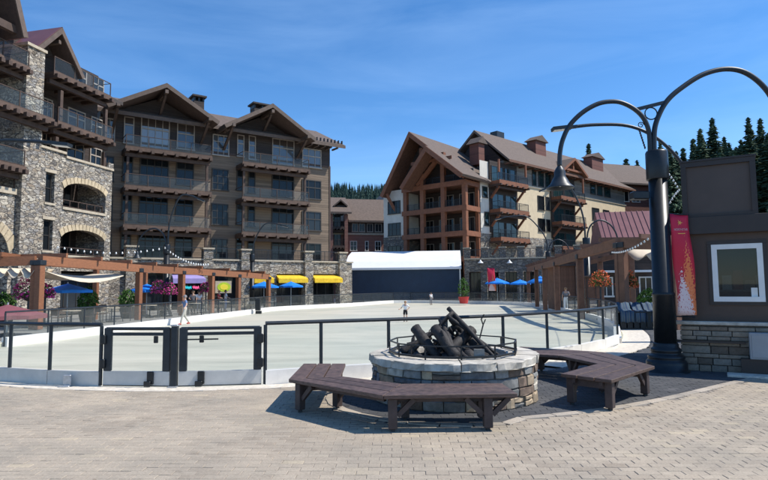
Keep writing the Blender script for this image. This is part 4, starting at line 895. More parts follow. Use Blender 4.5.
railing(uL, uT0-0.02, 0.1, 0.3, zleft+0.35, 0.9, sides=False).ob('railing', 'wood_brown', b1)
zb = [A.Z(8, 104, -1.2), A.Z(8, 54, -1.2)]; zb = [zb[0], zb[1], zb[0]-3.3]
for k, z_ in enumerate(zb):
    balcony(b1, uL, uT0+(1.35 if k == 0 else -0.03), z_, -1.2 if k == 0 else -0.6, (1.79 if k else -0.402), 8, 'deck_wood')
    window(b1, uL+0.5, uT0-0.8, z_+0.1, z_+2.3, 1.798, 4, 1, 'win_frame_dark')
# brown timber upper wing behind the loggias
bx('upper_wall', uT1+0.05, uE+0.8, 2.2, 9, zpar-0.5, A.Z(70, 62, 2.2), 'siding_dark', b1)
z3 = A.Z(80, 134.5, -0.2); z4 = A.Z(80, 88, -0.2)
balcony(b1, A.U(53, 250, -0.2), A.U(109, 250, -0.2), z3+0.35, -0.2, 2.19, 7, 'deck_wood'); balcony(b1, A.U(47, 250, -0.2), A.U(106, 250, -0.2), z4+0.35, -0.2, 2.19, 7, 'deck_wood')
for (x, za, zb_) in ((55, zpar, z3-0.55), (104, zpar+0.2, z3-0.55), (58, z3+0.4, z4-0.55), (104, z3+0.4, z4-0.55)): bx('post', A.U(x)-0.12, A.U(x)+0.12, 0.15, 0.39, za, zb_, 'wood_brown', b1)
for z_ in (z3+0.4, z4+0.4, zpar-0.1):
    for (xa, xb) in ((36, 46), (62, 80), (86, 98)): window(b1, A.U(xa, 250, 2.2), A.U(xb, 250, 2.2), z_+0.1, z_+2.2, 2.198, 2, 1, 'win_frame', transom=0.7)
ap_ = A.px(61.5, 27, -0.3); le_ = A.px(34, 50, -0.3); re_ = A.px(79, 71, -0.3)
gable_roof(b1, ap_, (le_[0]-0.3, le_[1]-0.25), (re_[0]+0.5, re_[1]-0.3), -0.3, 9, 0.25, 'roof_metal', rake='fascia')
q = MB(); q.prism([(le_[0]+0.3, le_[1]-1.2), (re_[0], re_[1]-1.2), (re_[0], re_[1]-0.5), (ap_[0], ap_[1]-0.55), (le_[0]+0.3, le_[1]-0.4)], 'y', 1.0, 2.1); q.ob('gable_wall', 'siding_dark', b1)
for (x, y) in ((60.5, 33), (38, 52)): u_, z_ = A.px(x, y, -0.2); bx('bracket', u_-0.1, u_+0.1, -0.2, 1.0, z_-0.75, z_-0.5, 'fascia', b1)
u0_, z0_ = A.px(84, 73, 0.3); u1_, z1_ = A.px(112, 104, 0.3)
q = MB(); zz_ = (z0_+z1_)/2-0.2; q.prism([(0.2, zz_-0.25), (0.2, zz_), (5, zz_+2.4), (5, zz_+2.1)], 'x', re_[0]+0.52, uE+1.2); q.ob('eave_roof', 'roof_dark', b1)
# nearest wing's big overhanging gable, only its right slope reaches into view
e0 = A.px(27.5, 38, -1.6); e1 = A.px(19, 0, -1.6); d_ = Vector((e1[0]-e0[0], 0, e1[1]-e0[1])).normalized(); apx = (e0[0]-4.2, e0[1]+6.2)
gable_roof(b1, (e0[0]+d_.x*6, e0[1]+d_.z*6), (e0[0]+d_.x*6-6, e0[1]-1), e0, -1.6, 3.5, 0.3, 'roof_metal', rake='fascia')
bx('eave_beam', e0[0]-3.2, e0[0]-0.15, -1.3, -1.0, e0[1]+0.1, e0[1]+0.55, 'wood_brown', b1)
q = MB(); q.prism([(e0[0]-0.35, e0[1]-0.9), (e0[0]-0.35, e0[1]+0.3), (e0[0]+d_.x*5-0.6, e0[1]+d_.z*5-0.6), (e0[0]-6, e0[1]+3), (e0[0]-6, e0[1]-0.9)], 'y', 0.3, 1.7); q.ob('gable_wall', 'siding_dark', b1)

# ------------------------------------------------------------------ brown lodge with twin gables
M = Frame(124, 45.8, 309, 55.3); b2 = empty('apartment_building', M.O, M.rz, 'brown sided lodge building with twin gables and stacked balconies', 'building')
WO = 1.8
uA, uB = M.U(96, 250, WO), M.U(330, 250, WO); zTop = M.Z(230, 128, WO); zSplit = M.Z(320, 166, WO)
bx('lower_wall', uA, uB, WO, WO+10, 0, zSplit-0.1, 'siding_tan', b2); bx('belt_course', uA, uB+0.04, WO-0.06, WO+0.1, zSplit-0.098, zSplit+0.098, 'wood_brown', b2); bx('upper_wall', uA+0.002, uB-0.002, WO+0.002, WO+10, zSplit+0.1, zTop, 'siding_dark', b2)
bx('corner_board', uB-0.12, uB+0.05, WO-0.05, WO-0.002, 0, zSplit-0.1, 'wood_brown', b2)
zf = [M.Z(124, 146), M.Z(124, 186), M.Z(124, 225)]; sto = (zf[0]-zf[2])/2; zf = [zf[0], zf[0]-sto, zf[0]-2*sto]; zter = zf[2]-sto
bays = [(M.U(123), M.U(210)), (M.U(242), M.U(309))]
zf2 = [(M.Z(242, 162)), 0, 0]; zf2 = [zf2[0], zf2[0]-sto, zf2[0]-2*sto]
for bi_, (u0, u1) in enumerate(bays):
    Zs = zf if bi_ == 0 else zf2
    for k, z_ in enumerate(Zs): balcony(b2, u0, u1, z_, 0, WO-0.002, 8 if bi_ == 0 else 7, 'deck_wood')
    for u_ in (u0+0.15, u1-0.35):
        for k in range(3): bx('post', u_, u_+0.2, 0.36, 0.56, Zs[k]-sto+(0.01 if k < 2 else 0.0), Zs[k]-0.74, 'wood_brown', b2)
    # the deep recess wall behind the balconies is the dark upper cladding on the top floor; a party screen on each side
def wn(x0, x1, y0, y1, nx=2, nz=1, rep=0, tr_=None, fm='win_frame', skip=()):
    u0, z1 = M.px(x0, y0, WO); u1, _ = M.px(x1, (y0+y1)/2, WO); z0 = M.Z((x0+x1)/2, y1, WO); z1 = M.Z((x0+x1)/2, y0, WO)
    for k in range(rep+1):
        if k in skip: continue
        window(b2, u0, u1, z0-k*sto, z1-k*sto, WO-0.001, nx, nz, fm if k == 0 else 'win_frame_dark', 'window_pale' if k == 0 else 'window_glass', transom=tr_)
    return
wn(99, 115, 118, 143, 3, 3, 3); wn(124, 134, 117, 144, 1, 1, 3, 0.7); wn(141, 169.5, 118.5, 149, 4, 1, 3, 0.62); wn(177, 194.5, 124, 150, 2, 1, 3, 0.6); wn(212.5, 229, 135, 156, 3, 3, 3)
wn(237, 244, 135, 157, 1, 1, 3, 0.6); wn(248.5, 255.5, 136, 160, 1, 1, 3, 0.6); wn(272, 294, 139.5, 165, 3, 1, 3, 0.65); wn(302, 321, 149, 168, 3, 1, 3, 0.6)
# gables and roof
for (L_, A_, Rr) in (((106, 105), (169.5, 83.5), (220, 120)), ((224, 126), (276, 104), (316.5, 137))):
    OV = -0.9; l, a, r = M.px(*L_, OV), M.px(*A_, OV), M.px(*Rr, OV); zl_ = (l[1]+r[1])/2; hw = (r[0]-l[0])/2; um_ = (l[0]+r[0])/2
    gable_roof(b2, (um_, a[1]), (um_-hw, zl_), (um_+hw, zl_), OV, 9, 0.3, 'roof_dark')
    q = MB(); q.prism([(um_-hw+0.6, zTop-1.0), (um_+hw-0.6, zTop-1.0), (um_+hw-0.6, zl_+0.05), (um_, a[1]-0.62), (um_-hw+0.6, zl_+0.05)], 'y', WO-0.06, WO-0.004); q.ob('gable_wall', 'siding_dark', b2)
    for (uu, zz) in ((um_, a[1]-0.6), (um_-hw+0.9, zl_+0.25), (um_+hw-0.9, zl_+0.25)):
        bx('outlooker', uu-0.13, uu+0.13, OV-0.15, WO-0.07, zz-0.32, zz-0.02, 'fascia', b2)
        q = MB(); q.bar((uu, OV+0.3, zz-0.35), (uu, WO-0.07, zz-1.9), 0.2, 0.2, up=(1, 0, 0)); q.ob('knee_brace', 'wood_brown', b2)
er = M.px(341, 146.5, 0.6); 
q = MB(); q.prism([(0.6, er[1]-0.1), (0.6, er[1]+0.2), (7, er[1]+3.2), (13.5, er[1]+0.2), (13.5, er[1]-0.1), (7, er[1]+2.9)], 'x', uA-1.5, uB+1.1); rf = q.ob('roof', 'roof_brown', b2)
q = MB(); q.prism([(WO+0.2, er[1]-0.2), (WO+9.5, er[1]-0.2), (7, er[1]+2.4)], 'x', uB-0.3, uB-0.01); q.ob('end_gable', 'siding_dark', b2)
bx('eave_fascia', uA-1.5, uB+1.15, 0.5, 0.597, er[1]-0.16, er[1]+0.14, 'fascia', rf)
for k in range(5): bx('rafter_tail', uB+0.2-k*0.75, uB+0.35-k*0.75, 0.62, WO-0.01, er[1]-0.28, er[1]-0.12, 'fascia', rf)
for (x0, x1, y0, y1) in ((191, 204, 96, 112), (251, 270, 103.5, 120)):
    u0, z1 = M.px(x0, y0, 5); u1, _ = M.px(x1, y0, 5); z0 = M.Z(x0, y1, 5)-1.5
    c_ = MB().box(u0+0.15, u1-0.15, 4.4, 5.6, z0, z1-0.55).ob('chimney', 'siding_dark', b2); bx('chimney_cap', u0-0.05, u1+0.05, 4.2, 5.8, z1-0.16, z1, 'roof_dark', c_)
    for uu in (u0+0.2, (u0+u1)/2, u1-0.2): bx('cap_leg', uu-0.08, uu+0.08, 4.45, 5.55, z1-0.548, z1-0.162, 'steel_dark', c_)
# snow guards on the roof edge
for k in range(9): u_ = uB+0.9-k*0.42; bx('snow_guard', u_, u_+0.07, 0.8, 1.05, er[1]+0.33, er[1]+0.68, 'steel_dark', rf)
# stone podium with shops below the terrace
PO = -1.0
zpt = M.Z(320, 262.5, PO); zpb = M.Z(320, 274, PO); uP0, uP1 = M.U(104, 270, PO), M.U(352, 270, PO)
piers = [(131, 3.4), (207.5, 0.0), (245, 0.0), (308, 0.0), (342, 0.0)]
pu = [M.U(x, 270, PO) for x, _ in piers]; ho = []
hx = [(pu[0]+0.5, (pu[0]+pu[1])/2-0.12), ((pu[0]+pu[1])/2+0.12, pu[1]-0.45), (pu[1]+0.45, pu[2]-0.45), (pu[2]+0.55, (pu[2]+pu[3])/2-0.75), ((pu[2]+pu[3])/2-0.1, pu[3]-0.45), (pu[3]+0.45, pu[4]-0.45)]
for a, c in hx: ho.append((a, c, 0.0, zpb))
wall_holes(uP0, uP1, 0, zpt, PO, 0.5, ho).ob('podium_wall', 'rubble', b2); bx('podium_deck', uP0, uP1, PO+0.502, WO-0.003, zpt-0.3, zpt-0.01, 'cap_pale', b2)
bx('podium_cap', uP0-0.1, uP1+0.1, PO-0.12, PO+0.6, zpt+0.002, zpt+0.14, 'cap_pale', b2)
for u_ in pu:
    bx('stone_pier', u_-0.42, u_+0.42, PO-0.28, PO-0.002, 0, zpt, 'rubble', b2); bx('pier_top', u_-0.4, u_+0.4, PO-0.26, PO+0.5, zpt+0.142, zpt+0.95, 'rubble', b2); bx('pier_cap', u_-0.5, u_+0.5, PO-0.36, PO+0.6, zpt+0.952, zpt+1.08, 'cap_pale', b2)
for a, c in zip(pu, pu[1:]): railing(a+0.42, c-0.42, PO+0.1, PO+0.3, zpt+0.142, 0.95, sides=False, balusters=(a > pu[1])).ob('railing', 'steel_dark', b2)
for k, (a, c) in enumerate(hx):
    window(b2, a+0.03, c-0.03, 0.15, zpb-0.03, PO+0.9, 3, 1, 'win_frame_dark', name='shop_window')
    if k in (2, 3, 4, 5) or k == 1:
        mt_ = 'awning_yellow' if k >= 3 else ('awning_purple' if k == 1 else None)
        if mt_: q = MB(); q.add([(a+0.05, PO+0.3, zpb-0.05), (c-0.05, PO+0.3, zpb-0.05), (c+0.1, PO-0.75, zpb-0.45), (a-0.1, PO-0.75, zpb-0.45), (a-0.1, PO-0.75, zpb-0.85), (c+0.1, PO-0.75, zpb-0.85), (a+0.05, PO+0.3, zpb-0.15), (c-0.05, PO+0.3, zpb-0.15)], [(0, 1, 2, 3), (3, 2, 5, 4), (4, 5, 7, 6), (0, 3, 4, 6), (1, 7, 5, 2), (0, 6, 7, 1)]); q.ob('awning', mt_, b2)
u0, z1 = M.px(216, 281, PO); u1, z0 = M.px(232, 293, PO)
sg = empty('shop_sign', M.O+M.u*((u0+u1)/2)+M.n*(PO+0.2)+Vector((0, 0, z0)), M.rz, 'pale board sign with green and yellow oval hung above the cafe counter', 'sign')
bx('board', -(u1-u0)/2, (u1-u0)/2, -0.04, 0.04, 0, z1-z0, 'cap_pale', sg)
for rr_, mm_, yy in ((0.92, 'sign_green', -0.06), (0.55, 'sign_yellow', -0.075)):
    q = MB(); q.prism([((u1-u0)/2*rr_*math.cos(R(t))*0.9+0.05, (z1-z0)/2+(z1-z0)/2*rr_*0.85*math.sin(R(t))) for t in range(0, 360, 15)], 'y', yy, yy+0.013); q.ob('oval', mm_, sg)
u0, z0 = M.px(186, 290, PO); u1, z1 = M.px(200, 285, PO)
ns = empty('neon_sign', M.O+M.u*u0+M.n*(PO+0.3)+Vector((0, 0, z0)), M.rz, 'small cyan and pink neon sign glowing in the shop front', 'sign')
W_ = u1-u0
for (f0, f1, mm_) in ((0, 0.45, 'neon_cyan'), (0.55, 1, 'neon_pink')):
    q = MB(); q.tube([(W_*(f0+(f1-f0)*t/12), 0, (z1-z0)*(0.5+0.35*math.sin(t*1.9))) for t in range(13)], 0.035, 6); q.ob('tube', mm_, ns, True)
bx('backboard', -0.1, W_+0.1, 0.05, 0.09, -0.05, z1-z0+0.05, 'dark_room', ns)

# ------------------------------------------------------------------ brick building at the back
Bk = Frame(325, 86, 390, 88); b3 = empty('apartment_building', Bk.O, Bk.rz, 'red brick apartment building with brown roof behind the white tent', 'building')
ub0, ub1 = Bk.U(322), Bk.U(392); ze = Bk.Z(360, 221.5); zbk = Bk.Z(360, 234)
bx('brick_wall', ub0, ub1, 0, 9, 0, zbk-0.15, 'brick_far', b3); bx('string_course', ub0, ub1, -0.12, 0.1, zbk-0.148, zbk+0.148, 'cap_pale', b3); bx('upper_wall', ub0+0.002, ub1-0.002, 0.003, 9, zbk+0.15, ze, 'siding_dark', b3)
zr = Bk.Z(350, 199, 5)
q = MB(); q.prism([(-0.8, ze-0.2), (-0.8, ze+0.1), (5, zr), (11, ze+0.1), (11, ze-0.2)], 'x', Bk.U(348), ub1+1); q.ob('roof', 'roof_brown', b3)
for (x0, x1) in ((352, 358), (359, 365), (367, 373), (375, 382)): window(b3, Bk.U(x0), Bk.U(x1), Bk.Z(365, 232), Bk.Z(365, 223.5), -0.001, 2, 1, 'win_frame')
for (x0, x1, n_) in ((350, 357, 2), (365, 368.5, 1), (375, 381, 2)):
    for k in range(2): window(b3, Bk.U(x0), Bk.U(x1), Bk.Z(360, 251)-k*3.2, Bk.Z(360, 241)-k*3.2, -0.001, n_, 2, 'win_frame_white')
# projecting balcony bay
q0, q1 = Bk.U(333, 250, -1.5), Bk.U(348, 250, -1.5)
bx('bay_pier', q1-0.5, q1, -1.5, -0.003, 0, Bk.Z(340, 214, -1.5), 'brick_far', b3); bx('bay_pier', q0-0.5, q0, -1.5, -0.003, 0, Bk.Z(340, 214, -1.5), 'brick_far', b3)
for y in (229, 248): 
    z_ = Bk.Z(340, y, -1.5); balcony(b3, q0+0.01, q1-0.51, z_+0.3, -1.45, -0.005, 4, glass=False, balusters=True); window(b3, q0+0.3, q1-0.9, z_+0.4, z_+2.4, -0.002, 2, 1, 'win_frame_dark')
zq = Bk.Z(340, 213, -1.5); q = MB(); q.prism([(-2.2, zq-0.2), (-2.2, zq+0.1), (5, zr+0.2), (5, zr-0.2)], 'x', q0-0.8, q1+0.5); q.ob('bay_roof', 'roof_brown', b3)
d0, dz = Bk.px(340, 206, 0.5); dm = empty('roof_dormer', (0, 0, 0)); bpy.data.objects.remove(dm)
bx('dormer', d0-0.6, d0+0.7, 0.3, 3, dz-1.2, dz+0.1, 'siding_dark', b3); gable_roof(b3, (d0+0.05, dz+1.0), (d0-1.1, dz+0.0), (d0+1.2, dz+0.0), 0.0, 3, 0.15, 'roof_dark', name='dormer_roof')
# paler roof further back
b3b = empty('apartment_building', AT(376, 286, 105).to_tuple()[:2]+(0,), 0, 'pale grey roofed building half hidden beyond the brick one', 'building')
zt_ = AT(375, 194.5, 105).z; zt2 = AT(366, 217, 105).z
bx('wall', -2.5, 8, 0, 9, 0, zt2, 'siding_grey', b3b); q = MB(); q.prism([(-3.2, zt2-0.2), (-3.2, zt2+0.1), (1.2, zt_), (8, zt2+0.1), (8, zt2-0.2)], 'y', -0.8, 9.5); q.ob('roof', 'roof_grey', b3b)

# ------------------------------------------------------------------ timber gable building on the right
Gf = Frame(405, 77, 465, 71); b4 = empty('apartment_building', Gf.O, Gf.rz, 'timber framed gable building with cream wing and red balconies', 'building')
x480 = Gf.U(466.5); uG0 = Gf.U(384, 250, 0); 
zB = [Gf.Z(405, 190.5), Gf.Z(405, 214), Gf.Z(405, 237.5)]; sg_ = (zB[0]-zB[2])/2; zB = [zB[0], zB[0]-sg_, zB[0]-2*sg_, zB[0]-3*sg_]
ub = [Gf.U(406.5), Gf.U(423.5), Gf.U(444.5), Gf.U(466)]
DEP = 3.2
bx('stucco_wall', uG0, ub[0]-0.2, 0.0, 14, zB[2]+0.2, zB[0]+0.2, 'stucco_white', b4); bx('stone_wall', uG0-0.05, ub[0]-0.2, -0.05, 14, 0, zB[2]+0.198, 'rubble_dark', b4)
q = MB(); _a2 = Gf.px(425.5, 145.5, -2.6); q.prism([(ub[0]-0.2, 0), (ub[3]+0.1, 0), (ub[3]+0.1, zB[0]+0.8), (_a2[0], _a2[1]-1.2), (ub[0]-0.2, zB[0]+0.8)], 'y', DEP, DEP+0.3); q.ob('recess_wall', 'siding_dark', b4)
bx('core_wall', ub[0]-0.19, ub[3]+0.08, DEP+0.302, 14, 0, zB[0]-0.5, 'siding_dark', b4)
for i, u_ in enumerate(ub): 
    bx('timber_post', u_-0.28, u_+0.28, -0.28, 0.28, 0, zB[0]+(0.2 if i in (0, 3) else (5.4 if i == 1 else 4.3)), 'timber_red', b4)
bx('timber_post', ub[3]-0.24, ub[3]+0.24, DEP-0.3, DEP-0.004, 0, zB[0], 'timber_red', b4)
for k, z_ in enumerate(zB):
    bx('timber_beam', ub[0]-0.5, ub[3]+0.4, -0.34, -0.282, z_-0.35, z_+0.3, 'timber_red', b4); bx('timber_beam', ub[3]+0.282, ub[3]+0.34, -0.28, DEP, z_-0.35, z_+0.3, 'timber_red', b4)
    bx('deck', ub[0]-0.19, ub[3]+0.27, -0.2, DEP-0.006, z_-0.25, z_+0.05, 'timber_dark', b4)
    for i in range(3):
        railing(ub[i]+0.29, ub[i+1]-0.29, -0.1, 0.1, z_+0.3, 0.85, 2, True, False).ob('railing', 'steel_dark', b4)
        ww = (ub[i+1]-ub[i]); window(b4, ub[i]+0.45, ub[i+1]-0.45, z_+0.15, z_+2.4, DEP-0.002, 3, 1, 'win_frame')
for (y0, y1) in ((201, 214), (223, 236)):
    window(b4, Gf.U(388.5), Gf.U(401), Gf.Z(395, y1), Gf.Z(395, y0), -0.001, 3, 2, 'win_frame_dark')
window(b4, Gf.U(388.5), Gf.U(401), zB[3]+0.6, zB[3]+2.2, -0.052, 3, 1, 'win_frame_dark')
am, lm, rm = Gf.px(409, 131.5, -1.4), Gf.px(380, 196, -1.4), Gf.px(463, 173.5, -1.4)
gable_roof(b4, am, lm, (rm[0]+0.4, rm[1]-0.2), -1.4, 19, 0.35, 'roof_brown', 'timber_dark', 'timber_red', rake_w=0.22)
q = MB(); q.prism([(lm[0]+1.0, lm[1]+0.6), (lm[0]+1.0, lm[1]+0.9), (am[0], am[1]-0.9), (rm[0]-0.4, rm[1]-0.1), (rm[0]-0.4, lm[1]+0.6)], 'y', 1.4, 1.7); q.ob('gable_wall', 'siding_dark', b4)
ap2, lp2, rp2 = Gf.px(425.5, 145.5, -2.6), Gf.px(399.5, 187.5, -2.6), Gf.px(463, 173.5, -2.6)
gable_roof(b4, ap2, lp2, (rp2[0], rp2[1]), -2.6, 3, 0.3, 'roof_brown', 'timber_dark', 'timber_red', name='porch_roof', rake_w=0.3)
for (f0, f1) in ((0.0, 0.62), ):
    a = Vector((ap2[0], -0.2, ap2[1]-1.6)); 
    q = MB(); q.bar((lp2[0]+1.2, -0.2, lp2[1]+0.4), (a.x, a.y, a.z), 0.4, 0.5, up=(0, 1, 0)); q.ob('truss_member', 'timber_red', b4); q = MB(); q.bar((rp2[0]-0.9, -0.2, rp2[1]+0.1), (a.x, a.y, a.z), 0.4, 0.5, up=(0, 1, 0)); q.ob('truss_member', 'timber_red', b4)
zt_ = zB[0]+3.4; bx('truss_tie', ub[1]-1.6, ub[2]+1.6, -0.44, -0.36, zt_-0.22, zt_+0.22, 'timber_red', b4)
for x_ in (lm[0]+0.9, am[0]): pass
q = MB(); q.bar((lm[0]+0.7, -0.9, lm[1]+0.3), (lm[0]+1.5, 0.2, lm[1]-2.2), 0.35, 0.35); q.ob('knee_brace', 'timber_red', b4)
# wing: local frame on the sunny side
_c = Gf.O+Gf.u*ub[3]+Gf.n*(DEP+0.05); Wf = Frame(515, 72, 575, 82); Wf.setup(Vector((_c.x, _c.y, 0)), Vector((0.74, 0.67, 0)))
def W(n_): return n_
wg = b4
def toG(u, off, z): 
    P = Wf.O+Wf.u*u+Wf.n*off; return P
wr = empty('apartment_building', Wf.O, Wf.rz, 'long cream stucco apartment wing with brown roof and red timber balconies', 'building')
w0, w1 = 0.4, Wf.U(640); RO = 4.5; uR = Wf.U(474, 130.5, RO); zeW = Wf.Z(515, 164); zE2 = zeW
s0 = Wf.Z(515, 187); s1 = Wf.Z(515, 213.5); sw = s0-s1; S = [s0, s1, s1-sw, s1-2*sw]
zcream = Wf.Z(545, 189.5); zst = Wf.Z(490, 234)
bx('stone_wall', w0-0.05, w1, -0.05, 9, 0, zst, 'rubble', wr); bx('cream_wall', w0, w1-0.002, 0, 9, zst+0.002, zcream-0.14, 'stucco_cream', wr)
bx('string_course', w0+4, w1, -0.15, 0.1, zcream-0.138, zcream+0.138, 'cap_pale', wr); bx('upper_wall', uR+0.65, w1-0.004, 0.004, 9, zcream+0.14, zeW+0.1, 'siding_grey', wr)
bx('corner_wall', w0+0.01, Wf.U(498), -0.08, -0.052, zst+0.003, zeW-0.6, 'stucco_white', wr)
zrW = Wf.Z(474, 130, RO)
q = MB(); q.prism([(-1.4, zeW-0.3), (-1.4, zeW), (RO, zrW), (11, zeW), (11, zeW-0.3), (RO, zrW-0.4)], 'x', uR, w1+1); rw = q.ob('roof', 'roof_brown', wr)
q = MB(); q.prism([(0.05, zeW+0.1), (9, zeW+0.1), (RO, zrW-0.5)], 'x', uR+0.7, uR+1.0); q.ob('gable_end', 'siding_dark', wr)
bx('eave_fascia', uR, w1+1, -1.48, -1.403, zeW-0.36, zeW-0.02, 'timber_dark', rw)
for k in range(26): u_ = uR+0.5+k*1.9; bx('rafter_tail', u_, u_+0.18, -1.38, -0.01, zeW-0.5, zeW-0.31, 'timber_dark', rw)
def stack(xa, xb, levels, depth=2.0):
    ua, uc = Wf.U(xa, 220, -depth), Wf.U(xb, 220, -depth)
    bx('bay_recess', ua+0.2, uc-0.1, -0.3, -0.085, zst+0.2, zeW-0.4, 'siding_dark', wr)
    for k, z_ in enumerate(levels):
        balcony(wr, ua, uc, z_, -depth, -0.302, 6, 'timber_red', 'steel_dark', glass=False, balusters=True, thick=0.45)
        window(wr, ua+0.5, (ua+uc)/2-0.1, z_+0.1, z_+2.3, -0.302, 2, 1, 'win_frame_dark', 'window_teal'); window(wr, (ua+uc)/2+0.2, uc-0.5, z_+0.1, z_+2.3, -0.302, 2, 1, 'win_frame_dark', 'window_teal')
        for u_ in (ua+0.3, uc-0.4):
            q = MB(); q.bar((u_, -depth+0.3, z_-0.75), (u_, -0.35, z_-2.2), 0.24, 0.24, up=(1, 0, 0)); q.ob('knee_brace', 'timber_red', wr)
        for u_ in (ua+0.1, uc-0.3):
            if k == 0: bx('timber_post', u_, u_+0.22, -depth+0.1, -depth+0.32, z_+1.06, zeW-0.52, 'timber_red', wr)
stack(500.5, 529, S[:3]); stack(562, 586, [q_-0.6 for q_ in S[:3]])
def ww(x0, x1, y0, y1, n_=2, gm='window_glass', fm='win_frame_dark', nz=1):
    u0, u1 = Wf.U(x0, (y0+y1)/2), Wf.U(x1, (y0+y1)/2); window(wr, u0, u1, Wf.Z((x0+x1)/2, y1), Wf.Z((x0+x1)/2, y0), -0.002, n_, nz, fm, gm)
for (x0, x1, y0, y1) in ((537.5, 544, 196, 210.5), (545.5, 549.5, 197, 210.5), (554, 559.5, 199, 211.5), (538, 545, 218.5, 232), (546.2, 550.2, 219.5, 232), (554.5, 560.2, 220.5, 232.5), (592, 599, 208, 220), (592, 599, 226, 236), (603, 609, 210, 221)): ww(x0, x1, y0, y1, 1)
for (x0, x1, y0, y1) in ((532, 536, 170, 186), (538, 543.5, 171, 187), (545, 550.5, 172, 188), (552, 557, 173.5, 189), (590, 595, 182, 194), (597, 602, 184, 195.5), (604, 610, 185, 197)): ww(x0, x1, y0, y1, 1, 'window_teal')
for (x0, x1, y0, y1) in ((483, 488, 187, 198), (484.5, 489, 212, 226)):
    u0, u1 = Wf.U(x0), Wf.U(x1); window(wr, u0, u1, Wf.Z(486, y1), Wf.Z(486, y0), -0.083, 1, 1, 'win_frame_dark', 'window_teal')
# dormer gable over the second stack
da, dl, dr = Wf.px(574, 157.5, -1.9), Wf.px(562, 171.5, -1.9), Wf.px(588, 175, -1.9); zm = (dl[1]+dr[1])/2; dm = (dl[0]+dr[0])/2
gable_roof(wr, (dm, da[1]), (dl[0], zm), (dr[0], zm), -1.9, 4, 0.3, 'roof_brown', 'timber_dark', 'timber_red', name='dormer_roof')
q = MB(); q.prism([(dl[0]+0.5, zm-0.2), (dr[0]-0.5, zm-0.2), (dm, da[1]-0.6)], 'y', -1.2, -0.9); q.ob('dormer_wall', 'timber_dark', wr)
bx('truss_tie', dl[0]+0.7, dr[0]-0.7, -1.7, -1.4, zm+0.3, zm+0.6, 'timber_red', wr); bx('king_post', dm-0.15, dm+0.15, -1.66, -1.44, zm+0.602, da[1]-0.7, 'timber_red', wr)
# chimneys with little hipped hats
for (x0, x1, y0, y1, off) in ((532, 544, 137, 158, 3.0), (588.5, 601, 154, 172, 3.0), (474, 482, 138, 148, 2.5)):
    u0, u1 = Wf.U(x0, 200, off), Wf.U(x1, 200, off); zt_ = Wf.Z((x0+x1)/2, y0, off); zb_ = Wf.Z((x0+x1)/2, y1, off)-2.5; hgt = zt_-zb_; um_ = (u0+u1)/2; hw = (u1-u0)/2
    c_ = MB().box(u0+0.25, u1-0.25, off-0.8, off+0.8, zb_, zt_-1.0).ob('chimney', 'siding_red', wr)
    q = MB(); q.prism([(u0-0.15, zt_-1.0+0.002), (u1+0.15, zt_-1.0+0.002), (um_, zt_)], 'y', off-1.1, off+1.1); q.ob('chimney_hat', 'roof_brown', c_)
u_, z_ = Wf.px(498, 135, 5); bx('roof_vent', u_-0.9, u_+0.9, 4.5, 5.8, z_-1.2, z_+0.4, 'steel_dark', wr)
# terrace podium with shops in front of it
Pd = Frame(455, 64, 560, 61); pd = empty('shop_row', Pd.O, Pd.rz, 'low stone shop row with terrace railing below the cream wing', 'building')
p0_, p1_ = Pd.U(464), Pd.U(600); zt_ = Pd.Z(500, 259); zb_ = Pd.Z(500, 271.5); hls = []; npz = 7
for k in range(npz): a = p0_+0.5+(p1_-p0_-0.6)*k/npz; hls.append((a, a+(p1_-p0_)/npz-0.75, 0.0, zb_))
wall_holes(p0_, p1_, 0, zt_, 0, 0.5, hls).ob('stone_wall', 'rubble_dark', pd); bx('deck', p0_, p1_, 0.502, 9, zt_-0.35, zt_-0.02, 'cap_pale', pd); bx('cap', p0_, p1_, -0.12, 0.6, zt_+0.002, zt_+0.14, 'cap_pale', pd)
for h in hls: window(pd, h[0]+0.02, h[1]-0.02, 0.12, zb_-0.02, 1.0, 3, 1, 'win_frame_dark', name='shop_window')
for k in range(8):
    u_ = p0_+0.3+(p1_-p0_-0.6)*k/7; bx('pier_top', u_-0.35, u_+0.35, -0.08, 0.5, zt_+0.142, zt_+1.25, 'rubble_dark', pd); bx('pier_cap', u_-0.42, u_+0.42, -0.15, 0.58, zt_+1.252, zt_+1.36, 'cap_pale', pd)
    if k < 7: railing(u_+0.36, u_+(p1_-p0_-0.6)/7-0.36, 0.1, 0.3, zt_+0.142, 1.0, sides=False, balusters=True).ob('railing', 'steel_dark', pd)
for x in (480.5, 509.5):
    u_, z_ = Pd.px(x, 262, -0.4); q = MB(); q.lathe([(0.05, 0.25), (0.1, 0.12), (0.32, -0.1), (0.33, -0.14), (0.05, -0.1)], 12, (u_, -0.4)); q.v = [(a, b, c+z_) for a, b, c in q.v]; q.ob('wall_lamp', 'white_paint', pd, True)
    q = MB(); q.tube([(u_, -0.4, z_+0.24), (u_, -0.4, z_+0.5), (u_, -0.2, z_+0.62), (u_, 0.01, z_+0.5)], 0.03, 6); q.ob('lamp_bracket', 'steel_dark', pd, True)
